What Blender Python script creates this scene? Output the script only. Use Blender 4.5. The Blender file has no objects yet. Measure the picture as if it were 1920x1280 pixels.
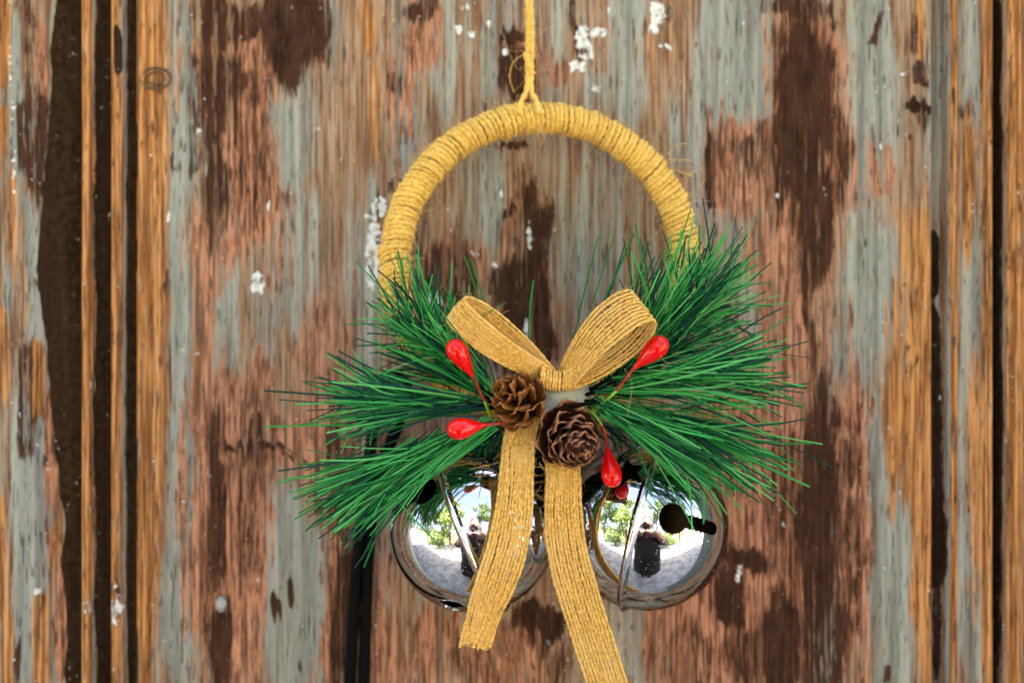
import bpy, bmesh, math, random
import numpy as np
from mathutils import Vector, Matrix

random.seed(7)
rng = np.random.default_rng(7)
scene = bpy.context.scene
C = scene.collection
R = math.radians

# ------------------------------------------------------------------ camera, sky, sun, exposure
CAM_Y, REF_D, Z0, MMPX = 0.62, 0.07, 1.47, 0.00025     # camera distance to the door, sharp plane, height, metres per photo pixel there
cam = bpy.data.cameras.new('camera')
camo = bpy.data.objects.new('camera', cam); C.objects.link(camo)
camo.location = (0, -CAM_Y, Z0); camo.rotation_euler = (R(90), 0, 0)
cam.sensor_width = 36.0
cam.lens = 36.0 * (CAM_Y - REF_D) / (1920 * MMPX)
cam.clip_start = 0.02; cam.clip_end = 500
cam.dof.use_dof = True; cam.dof.focus_distance = CAM_Y - 0.078; cam.dof.aperture_fstop = 3.6
scene.camera = camo

SUN_EL, SUN_AZ = 50, 14                                # the sun stands behind the door: the door is in open shade
world = bpy.data.worlds.new('World'); scene.world = world; world.use_nodes = True
wn = world.node_tree; bg = wn.nodes['Background']
sky = wn.nodes.new('ShaderNodeTexSky'); sky.sky_type = 'NISHITA'; sky.sun_disc = False
sky.sun_elevation = R(SUN_EL); sky.sun_rotation = R(SUN_AZ); sky.dust_density = 3.0; sky.air_density = 0.7; sky.ozone_density = 0.3
wn.links.new(sky.outputs[0], bg.inputs[0]); bg.inputs[1].default_value = 0.12
sun = bpy.data.lights.new('sun', 'SUN'); sun.energy = 4.5; sun.angle = R(0.5); sun.color = (1.0, 0.95, 0.87)
suno = bpy.data.objects.new('sun', sun); C.objects.link(suno)
sd = Vector((math.sin(R(SUN_AZ)) * math.cos(R(SUN_EL)), math.cos(R(SUN_AZ)) * math.cos(R(SUN_EL)), math.sin(R(SUN_EL))))
suno.rotation_euler = sd.to_track_quat('Z', 'Y').to_euler(); suno.location = (1, 3, 5)
scene.view_settings.view_transform = 'Standard'; scene.view_settings.look = 'None'
scene.view_settings.exposure = 3.45; scene.view_settings.use_white_balance = True; scene.view_settings.white_balance_temperature = 7350; scene.view_settings.white_balance_tint = 17; scene.view_settings.gamma = 1.0
scene.cycles.use_denoising = True
scene.cycles.max_bounces = 8; scene.cycles.diffuse_bounces = 3; scene.cycles.glossy_bounces = 5

# ------------------------------------------------------------------ helpers
def sc_at(d): return MMPX * (CAM_Y - d * 0.001) / (CAM_Y - REF_D)
def P(px, py, d):                                     # photo pixel + millimetres off the door -> point
    s = sc_at(d)
    return np.array(((px - 960) * s, -d * 0.001, Z0 - (py - 640) * s))
PX = MMPX                                              # one photo pixel at the sharp plane

def tag(o, label=None, cat=None, group=None, kind=None):
    if label: o['label'] = label
    if cat: o['category'] = cat
    if group: o['group'] = group
    if kind: o['kind'] = kind
    return o
def link(o, parent=None):
    C.objects.link(o)
    if parent: o.parent = parent
    return o
def empty(name, loc=(0, 0, 0), parent=None):
    o = bpy.data.objects.new(name, None); o.empty_display_size = 0.01; o.location = loc
    return link(o, parent)

class MB:
    """collects numpy geometry and links it as one mesh"""
    def __init__(s): s.v = []; s.f = []; s.m = []; s.n = 0
    def add(s, v, f, m=0):
        v = np.asarray(v, float).reshape(-1, 3)
        s.v.append(v); s.f += [tuple(int(i) + s.n for i in q) for q in f]; s.m += [m] * len(f); s.n += len(v)
    def mesh(s, name, mats, smooth=True):
        me = bpy.data.meshes.new(name)
        me.from_pydata(np.concatenate(s.v).tolist(), [], s.f)
        for m in (mats if isinstance(mats, (list, tuple)) else [mats]): me.materials.append(m)
        if len(set(s.m)) > 1: me.polygons.foreach_set('material_index', s.m)
        me.polygons.foreach_set('use_smooth', [smooth] * len(s.f)); me.update()
        return me
    def build(s, name, mats, parent=None, smooth=True, loc=None):
        o = bpy.data.objects.new(name, s.mesh(name, mats, smooth))
        if loc is not None:
            for v in o.data.vertices: v.co -= Vector(loc)
            o.location = loc
        return link(o, parent)

def spline(pts, n):
    """Catmull-Rom through rows of pts, n samples, roughly even in length"""
    p = np.asarray(pts, float); p = np.vstack([2 * p[0] - p[1], p, 2 * p[-1] - p[-2]])
    out = []; seg = len(p) - 3; k = 24
    for i in range(seg):
        t = np.linspace(0, 1, k, endpoint=False)[:, None]; a, b, c, d = p[i:i + 4]
        out.append(.5 * (2 * b + (c - a) * t + (2 * a - 5 * b + 4 * c - d) * t ** 2 + (3 * b - a - 3 * c + d) * t ** 3))
    out.append(p[-2:-1]); q = np.vstack(out)
    L = np.concatenate([[0], np.cumsum(np.linalg.norm(np.diff(q[:, :3], axis=0), axis=1))])
    s = np.linspace(0, L[-1], n)
    return np.stack([np.interp(s, L, q[:, j]) for j in range(q.shape[1])], 1)

def frames(path):
    n = len(path); t = np.gradient(path, axis=0); t /= np.linalg.norm(t, axis=1)[:, None] + 1e-12
    u = np.zeros_like(path); a = np.array((0.31, 0.2, 0.93))
    if abs(a @ t[0]) > .9: a = np.array((0.93, .2, .31))
    u[0] = np.cross(t[0], a); u[0] /= np.linalg.norm(u[0])
    for i in range(1, n):
        w = u[i - 1] - t[i] * (u[i - 1] @ t[i]); u[i] = w / (np.linalg.norm(w) + 1e-12)
    return t, u, np.cross(t, u)

def tube(mb, path, r, sides=6, lobes=0, lobe=0.0, twist=0.0, cap=True, m=0, phase=0.0, uv=None):
    """tube along path; lobes/twist (radians per metre) give the plies of a yarn"""
    path = np.asarray(path, float); n = len(path)
    t, u, w = frames(path) if uv is None else uv
    r = np.broadcast_to(np.asarray(r, float), (n,))
    L = np.concatenate([[0], np.cumsum(np.linalg.norm(np.diff(path, axis=0), axis=1))])
    th = np.linspace(0, 2 * math.pi, sides, endpoint=False)[None, :]
    rr = r[:, None] * (1 + lobe * np.cos(lobes * th - twist * L[:, None] + phase))
    v = path[:, None, :] + (rr * np.cos(th))[:, :, None] * u[:, None, :] + (rr * np.sin(th))[:, :, None] * w[:, None, :]
    i = np.arange(n - 1)[:, None] * sides; j = np.arange(sides)[None, :]; k = (j + 1) % sides
    f = np.stack([i + j, i + k, i + sides + k, i + sides + j], -1).reshape(-1, 4).tolist()
    if cap: f += [list(range(sides))[::-1], [(n - 1) * sides + q for q in range(sides)]]
    mb.add(v, f, m)

def ellipsoid(mb, c, rx, ry, rz, seg=16, rings=10, m=0, rot=None, bump=0.0, pinch=None):
    a = np.linspace(0, math.pi, rings + 1); b = np.linspace(0, 2 * math.pi, seg, endpoint=False)
    A, B = np.meshgrid(a, b, indexing='ij')
    v = np.stack([np.sin(A) * np.cos(B), np.sin(A) * np.sin(B), np.cos(A)], -1).reshape(-1, 3)
    if bump: v *= (1 + bump * (np.sin(v[:, :1] * 7 + 1) * np.sin(v[:, 1:2] * 6) * np.sin(v[:, 2:] * 5 + .7)))
    v = v * np.array((rx, ry, rz))
    if rot is not None: v = v @ np.array(rot).T
    v = v + np.asarray(c)
    f = [(i * seg + j, (i + 1) * seg + j, (i + 1) * seg + (j + 1) % seg, i * seg + (j + 1) % seg) for i in range(rings) for j in range(seg)]
    mb.add(v, f, m)

def box(mb, x0, x1, y0, y1, z0, z1, m=0):
    v = [(x, y, z) for x in (x0, x1) for y in (y0, y1) for z in (z0, z1)]
    mb.add(v, [(0, 1, 3, 2), (4, 6, 7, 5), (0, 4, 5, 1), (2, 3, 7, 6), (0, 2, 6, 4), (1, 5, 7, 3)], m)

# ------------------------------------------------------------------ materials
class NT:
    """short-hand for node graphs"""
    def __init__(s, name):
        s.m = bpy.data.materials.new(name); s.m.use_nodes = True
        s.t = s.m.node_tree; s.b = s.t.nodes['Principled BSDF']; s.out = s.t.nodes['Material Output']
    def node(s, typ, **kw):
        n = s.t.nodes.new(typ)
        for k, v in kw.items(): setattr(n, k, v)
        return n
    def put(s, sock, v):
        if hasattr(v, 'is_output'): s.t.links.new(v, sock)
        elif isinstance(v, (tuple, list)) and len(v) == 3 and sock.type == 'RGBA': sock.default_value = (*v, 1)
        else: sock.default_value = v
    def math(s, op, a, b=0.0, clamp=False):
        n = s.node('ShaderNodeMath', operation=op, use_clamp=clamp); s.put(n.inputs[0], a); s.put(n.inputs[1], b); return n.outputs[0]
    def mix(s, f, a, b, mode='MIX'):
        n = s.node('ShaderNodeMix', data_type='RGBA', blend_type=mode); n.clamp_factor = True
        s.put(n.inputs[0], f); s.put(n.inputs[6], a); s.put(n.inputs[7], b); return n.outputs[2]
    def step(s, v, a, b, lo=0.0, hi=1.0):
        n = s.node('ShaderNodeMapRange', interpolation_type='SMOOTHSTEP')
        s.put(n.inputs[0], v); s.put(n.inputs[1], a); s.put(n.inputs[2], b); s.put(n.inputs[3], lo); s.put(n.inputs[4], hi); return n.outputs[0]
    def coord(s, scale=(1, 1, 1), which='Object', loc=(0, 0, 0)):
        if not hasattr(s, 'tc'): s.tc = s.node('ShaderNodeTexCoord')
        mp = s.node('ShaderNodeMapping'); mp.inputs['Scale'].default_value = scale; mp.inputs['Location'].default_value = loc
        s.t.links.new(s.tc.outputs[which], mp.inputs[0]); return mp.outputs[0]
    def noise(s, vec, scale=1.0, detail=3.0, rough=0.55, dist=0.0):
        n = s.node('ShaderNodeTexNoise'); s.t.links.new(vec, n.inputs['Vector'])
        n.inputs['Scale'].default_value = scale; n.inputs['Detail'].default_value = detail
        n.inputs['Roughness'].default_value = rough; n.inputs['Distortion'].default_value = dist
        return n.outputs[0]
    def attr(s, name): return s.node('ShaderNodeAttribute', attribute_name=name).outputs['Fac']
    def bump(s, h, strength=0.5, dist=0.001, normal=None):
        n = s.node('ShaderNodeBump'); s.put(n.inputs['Height'], h); n.inputs['Strength'].default_value = strength; n.inputs['Distance'].default_value = dist
        if normal: s.t.links.new(normal, n.inputs['Normal'])
        return n.outputs[0]
    def set(s, **kw):
        for k, v in kw.items(): s.put(s.b.inputs[k.replace('_', ' ')], v)
        return s.m

def simple(name, col, rough=0.5, metal=0.0, var=0.25, nscale=300, bump=0.0, spec=0.5):
    n = NT(name); f = n.noise(n.coord(), nscale, 4)
    c = n.mix(n.step(f, .3, .7), tuple(x * (1 - var) for x in col), tuple(min(1, x * (1 + var)) for x in col))
    n.set(Base_Color=c, Roughness=rough, Metallic=metal, Specular_IOR_Level=spec)
    if bump: n.set(Normal=n.bump(f, bump, 0.0005))
    return n.m

def door_material():
    n = NT('weathered_painted_wood')
    fine = n.noise(n.coord((1, 1, .030)), 600, 3, .6)               # wood fibre, about 1.5 mm wide
    fine2 = n.noise(n.coord((1, 1, .10), loc=(3, 0, 1)), 950, 2, .6)
    comb = n.noise(n.coord((1, 1, .016), loc=(5, 2, 1)), 330, 3, .65)
    streak = n.noise(n.coord((1, 1, .03), loc=(7, 1, 2)), 170, 4, .6)
    broad = n.noise(n.coord((1, 1, .16), loc=(1, 5, 3)), 34, 3, .55)
    patch = n.noise(n.coord((1, 1, .45), loc=(2, 2, 9)), 110, 5, .65)
    blot = n.noise(n.coord((1, 1, .8), loc=(4, 4, 4)), 330, 4, .65)
    c0 = lambda v, k: n.math('MULTIPLY', n.math('SUBTRACT', v, .5), k)
    add = lambda *a: a[0] if len(a) == 1 else n.math('ADD', a[0], add(*a[1:]))
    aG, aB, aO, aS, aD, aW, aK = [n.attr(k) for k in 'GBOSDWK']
    # faded grey paint over bare brown wood
    grey = n.mix(n.step(streak, .35, .68), (.19, .19, .165), (.40, .39, .335))
    grey = n.mix(n.step(broad, .45, .7, 0, .6), grey, (.262, .268, .252))
    brown = n.mix(n.step(fine, .36, .64), (.20, .10, .058), (.43, .268, .172))
    brown = n.mix(n.step(comb, .5, .68, 0, .7), brown, (.30, .125, .055))
    fg = n.step(add(aG, c0(streak, 1.05), c0(fine, .6), c0(comb, .4), c0(broad, .8)), .26, .70)
    col = n.mix(fg, brown, grey)
    # orange bare wood
    wood = n.mix(n.step(fine, .36, .62), (.24, .088, .028), (.68, .30, .11))
    wood = n.mix(n.step(comb, .47, .64), wood, (.27, .10, .035))
    fo = n.step(add(aO, c0(streak, 1.1), c0(fine, .8), c0(comb, .6)), .36, .64)
    col = n.mix(fo, col, wood)
    # salmon primer
    sal = n.mix(n.step(fine, .40, .56), (.155, .058, .032), (.575, .252, .15))
    sal = n.mix(n.step(patch, .46, .66), sal, n.mix(n.step(fine2, .42, .58), (.27, .10, .05), (.48, .215, .125)))
    fs = n.step(add(aS, c0(streak, 1.2), c0(patch, .8), c0(fine, 1.1), c0(comb, .9)), .38, .66)
    col = n.mix(fs, col, sal)
    # dark brown stain, torn along the grain
    dk = n.mix(n.step(patch, .35, .65), (.024, .0105, .006), (.072, .030, .018))
    dk = n.mix(n.step(fine, .52, .68, 0, .6), dk, (.12, .052, .028))
    fd = n.step(add(aD, c0(fine, 2.3), c0(fine2, .9), c0(comb, 1.3), c0(patch, 1.0)), .40, .70)
    col = n.mix(fd, col, dk)
    # black-brown paint left in the mouldings
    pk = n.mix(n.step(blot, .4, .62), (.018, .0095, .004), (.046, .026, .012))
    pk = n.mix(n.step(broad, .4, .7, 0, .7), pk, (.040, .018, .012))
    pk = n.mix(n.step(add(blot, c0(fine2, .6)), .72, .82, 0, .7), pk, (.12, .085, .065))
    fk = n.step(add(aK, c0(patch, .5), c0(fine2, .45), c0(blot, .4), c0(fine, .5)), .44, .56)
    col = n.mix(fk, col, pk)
    # pits, open grain, sanded-through pale specks
    pit = n.noise(n.coord((1, 1, .28), loc=(9, 9, 2)), 210, 2, .5)
    fp = n.step(add(pit, c0(broad, .25)), .70, .745)
    col = n.mix(n.math('MULTIPLY', fp, .8), col, (.035, .016, .011))
    line = n.math('MULTIPLY', n.step(fine, .36, .46, 1, 0), n.step(broad, .3, .6, .35, .8))
    col = n.mix(n.math('MULTIPLY', line, .36), col, (.075, .036, .024))
    col = n.mix(n.step(fine2, .58, .72, 0, .5), col, (.07, .036, .025))
    spk = n.noise(n.coord((1, 1, .5), loc=(12, 3, 2)), 330, 1, .5)
    col = n.mix(n.step(spk, .84, .88, 0, .4), col, (.55, .52, .47))
    dash = n.noise(n.coord((1, 1, .085), loc=(2, 8, 6)), 780, 2, .5)
    fdash = n.math('MULTIPLY', n.step(add(dash, c0(broad, .25), n.math('MULTIPLY', fs, .075), n.math('MULTIPLY', fo, .02)), .605, .665), .68)
    col = n.mix(fdash, col, (.045, .019, .012))
    pale = n.noise(n.coord((1, 1, .07), loc=(6, 1, 8)), 700, 2, .5)
    col = n.mix(n.math('MULTIPLY', n.math('SUBTRACT', 1.0, n.math('MAXIMUM', fk, n.math('MULTIPLY', fd, .85))), n.step(pale, .61, .71, 0, .4)), col, n.mix(fs, (.45, .42, .35), (.62, .33, .20)))
    # white filler
    fw = n.step(add(aW, c0(blot, 2.4), c0(patch, 1.5)), .50, .62)
    col = n.mix(fw, col, n.mix(n.step(blot, .38, .6), (.50, .48, .45), (.82, .81, .79)))
    h = add(n.math('MULTIPLY', fine, .6), n.math('MULTIPLY', comb, .4), n.math('MULTIPLY', fg, .2), n.math('MULTIPLY', fd, .22), n.math('MULTIPLY', fw, .8), n.math('MULTIPLY', fp, -.5))
    n.set(Base_Color=col, Roughness=.7, Specular_IOR_Level=.03, Normal=n.bump(h, .9, .0014))
    return n.m

def jute_material(name, a, b, c):
    n = NT(name)
    f = n.noise(n.coord((1, 1, 1)), 700, 4, .65); g = n.noise(n.coord((1, 1, 1), loc=(1, 2, 3)), 60, 2)
    col = n.mix(n.step(f, .32, .68), a, b); col = n.mix(n.step(g, .42, .7, 0, .6), col, c)
    hair = n.noise(n.coord((1, 1, 1)), 2600, 3, .7)
    n.set(Base_Color=col, Roughness=.9, Specular_IOR_Level=.04, Normal=n.bump(hair, .5, .0003), Sheen_Weight=.04)
    return n.m
M = {}
M['door'] = door_material()
M['jute'] = jute_material('golden_jute_twine', (.68, .37, .06), (1.0, .65, .19), (.88, .53, .13))
M['burlap'] = jute_material('burlap_yarn', (.60, .31, .065), (.98, .59, .18), (.88, .54, .20))
M['fuzz'] = simple('loose_jute_fibre', (.62, .40, .14), .7, 0, .15, 100)
M['black'] = simple('black_braided_cord', (.0035, .0034, .0034), .6, 0, .3, 400, 0, .05)
M['iron'] = simple('black_iron', (.012, .011, .011), .5, .4, .3, 200)
M['nail'] = simple('grey_nail_head', (.33, .33, .32), .45, .5, .3, 900)
NEEDLE = [('needle_green', (.006, .175, .040)), ('needle_bright_green', (.028, .34, .075)), ('needle_deep_green', (.003, .080, .026)),
          ('needle_teal', (.004, .045, .038)), ('needle_light_green', (.085, .43, .12))]
def needle_mat(name, c):
    n = NT(name); f = n.noise(n.coord(which='Object'), 3, 2)
    n.set(Base_Color=n.mix(f, tuple(x * .8 for x in c), tuple(x * 1.2 for x in c)), Roughness=.36, Specular_IOR_Level=.10)
    return n.m
NM = [needle_mat(*q) for q in NEEDLE]
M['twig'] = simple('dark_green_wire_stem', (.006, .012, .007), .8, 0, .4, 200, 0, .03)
def cone_mat(name, lo, hi, tip):
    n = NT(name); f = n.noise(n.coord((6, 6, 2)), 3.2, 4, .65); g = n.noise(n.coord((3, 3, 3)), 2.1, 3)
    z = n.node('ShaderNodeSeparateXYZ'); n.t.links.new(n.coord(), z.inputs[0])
    c = n.mix(n.math('MULTIPLY', n.step(f, .25, .7, .4, 1), n.step(z.outputs[2], .25, .85)), lo, hi); c = n.mix(n.step(g, .5, .72, 0, .4), c, tuple(q * 1.2 for q in hi))  # brown-black bases, deepened to put shade between the scales into the colour
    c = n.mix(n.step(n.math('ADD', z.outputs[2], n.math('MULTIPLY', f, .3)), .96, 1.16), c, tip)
    n.set(Base_Color=c, Roughness=.7, Specular_IOR_Level=.06, Normal=n.bump(f, .5, .0006)); return n.m
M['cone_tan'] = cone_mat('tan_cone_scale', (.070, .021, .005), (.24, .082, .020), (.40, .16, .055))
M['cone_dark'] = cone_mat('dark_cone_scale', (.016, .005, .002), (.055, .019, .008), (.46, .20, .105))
M['cone_core'] = simple('cone_core', (.02, .009, .005), .8, spec=.05)
def berry_mat():
    n = NT('glossy_red_lacquer'); f = n.noise(n.coord(), 260, 2)
    n.set(Base_Color=n.mix(f, (.74, .002, .003), (.90, .005, .004)), Roughness=.2, Specular_IOR_Level=.4, Coat_Weight=.15, Coat_Roughness=.06); return n.m
M['berry'] = berry_mat()
M['stem_red'] = simple('red_berry_stem', (.42, .02, .012), .4)
M['stem_green'] = simple('green_berry_stem', (.20, .42, .03), .4)
def glue_mat():
    n = NT('clear_hot_glue'); f = n.noise(n.coord(), 120, 3)
    n.set(Base_Color=n.mix(f, (.46, .44, .34), (.68, .67, .60)), Roughness=.25, Subsurface_Weight=.4, Subsurface_Radius=(.004, .004, .003), Transmission_Weight=.15)
    return n.m
M['glue'] = glue_mat()
def chrome():
    n = NT('polished_chrome'); f = n.noise(n.coord(), 90, 5, .7); g = n.noise(n.coord(), 900, 2)
    r = n.math('ADD', n.step(f, .42, .8, .015, .15), n.step(g, .64, .72, 0, .3))
    n.set(Base_Color=(.76, .77, .78), Metallic=1.0, Specular_Tint=(.35, .36, .37), Roughness=r, Normal=n.bump(n.noise(n.coord(), 55, 1), .05, .0006)); return n.m  # edge tint darkens the rims, standing in for contact shade by the door
M['chrome'] = chrome()
M['dull'] = simple('dull_steel_inside', (.30, .21, .16), .28, 1.0, .2, 300)
M['skin'] = simple('skin', (.45, .24, .17), .5, 0, .1, 60)
M['shirt'] = simple('dark_maroon_shirt', (.05, .012, .018), .8, 0, .3, 60)
M['trousers'] = simple('black_trousers', (.007, .006, .007), .8, 0, .3, 60)
M['hair'] = simple('dark_hair', (.02, .013, .01), .5, 0, .4, 80)
M['plastic'] = simple('black_camera_plastic', (.012, .012, .013), .4)
M['leaf'] = simple('garden_leaf', (.13, .21, .035), .5, 0, .45, 2.2)
M['leaf2'] = simple('dark_garden_leaf', (.06, .12, .025), .5, 0, .45, 2.2)
M['bark'] = simple('bark', (.12, .085, .06), .9, 0, .4, 20)
def ground_mat():
    n = NT('pale_gravel'); f = n.noise(n.coord(), 26, 6, .7); g = n.noise(n.coord(), 1.1, 4); s = n.noise(n.coord(), 6, 4, .65)
    z = n.node('ShaderNodeSeparateXYZ'); n.t.links.new(n.coord(), z.inputs[0])
    c = n.mix(n.step(f, .35, .65), (.32, .31, .29), (.62, .60, .57)); c = n.mix(n.step(n.noise(n.coord(), 3.2, 3, .6), .36, .62, .65, 0), c, (.13, .13, .13))
    lawn = n.mix(n.step(s, .35, .65), (.10, .16, .03), (.36, .34, .12))
    c = n.mix(n.step(n.math('ADD', z.outputs[1], n.math('MULTIPLY', g, 3.0)), -3.4, -2.6, 1, 0), c, lawn)
    n.set(Base_Color=c, Roughness=.9, Normal=n.bump(f, .8, .02)); return n.m
M['ground'] = ground_mat()

# ------------------------------------------------------------------ the door
def vnoise(x, y, seed):
    """smooth value noise on arrays"""
    xi = np.floor(x).astype(int); yi = np.floor(y).astype(int); fx = x - xi; fy = y - yi
    fx = fx * fx * (3 - 2 * fx); fy = fy * fy * (3 - 2 * fy)
    def h(a, b):
        n = (a * 374761393 + b * 668265263 + seed * 982451653) & 0x7fffffff
        n = ((n ^ (n >> 13)) * 1274126177) & 0x7fffffff
        return ((n ^ (n >> 16)) & 0xffff) / 65535.0
    return (h(xi, yi) * (1 - fx) + h(xi + 1, yi) * fx) * (1 - fy) + (h(xi, yi + 1) * (1 - fx) + h(xi + 1, yi + 1) * fx) * fy

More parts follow.
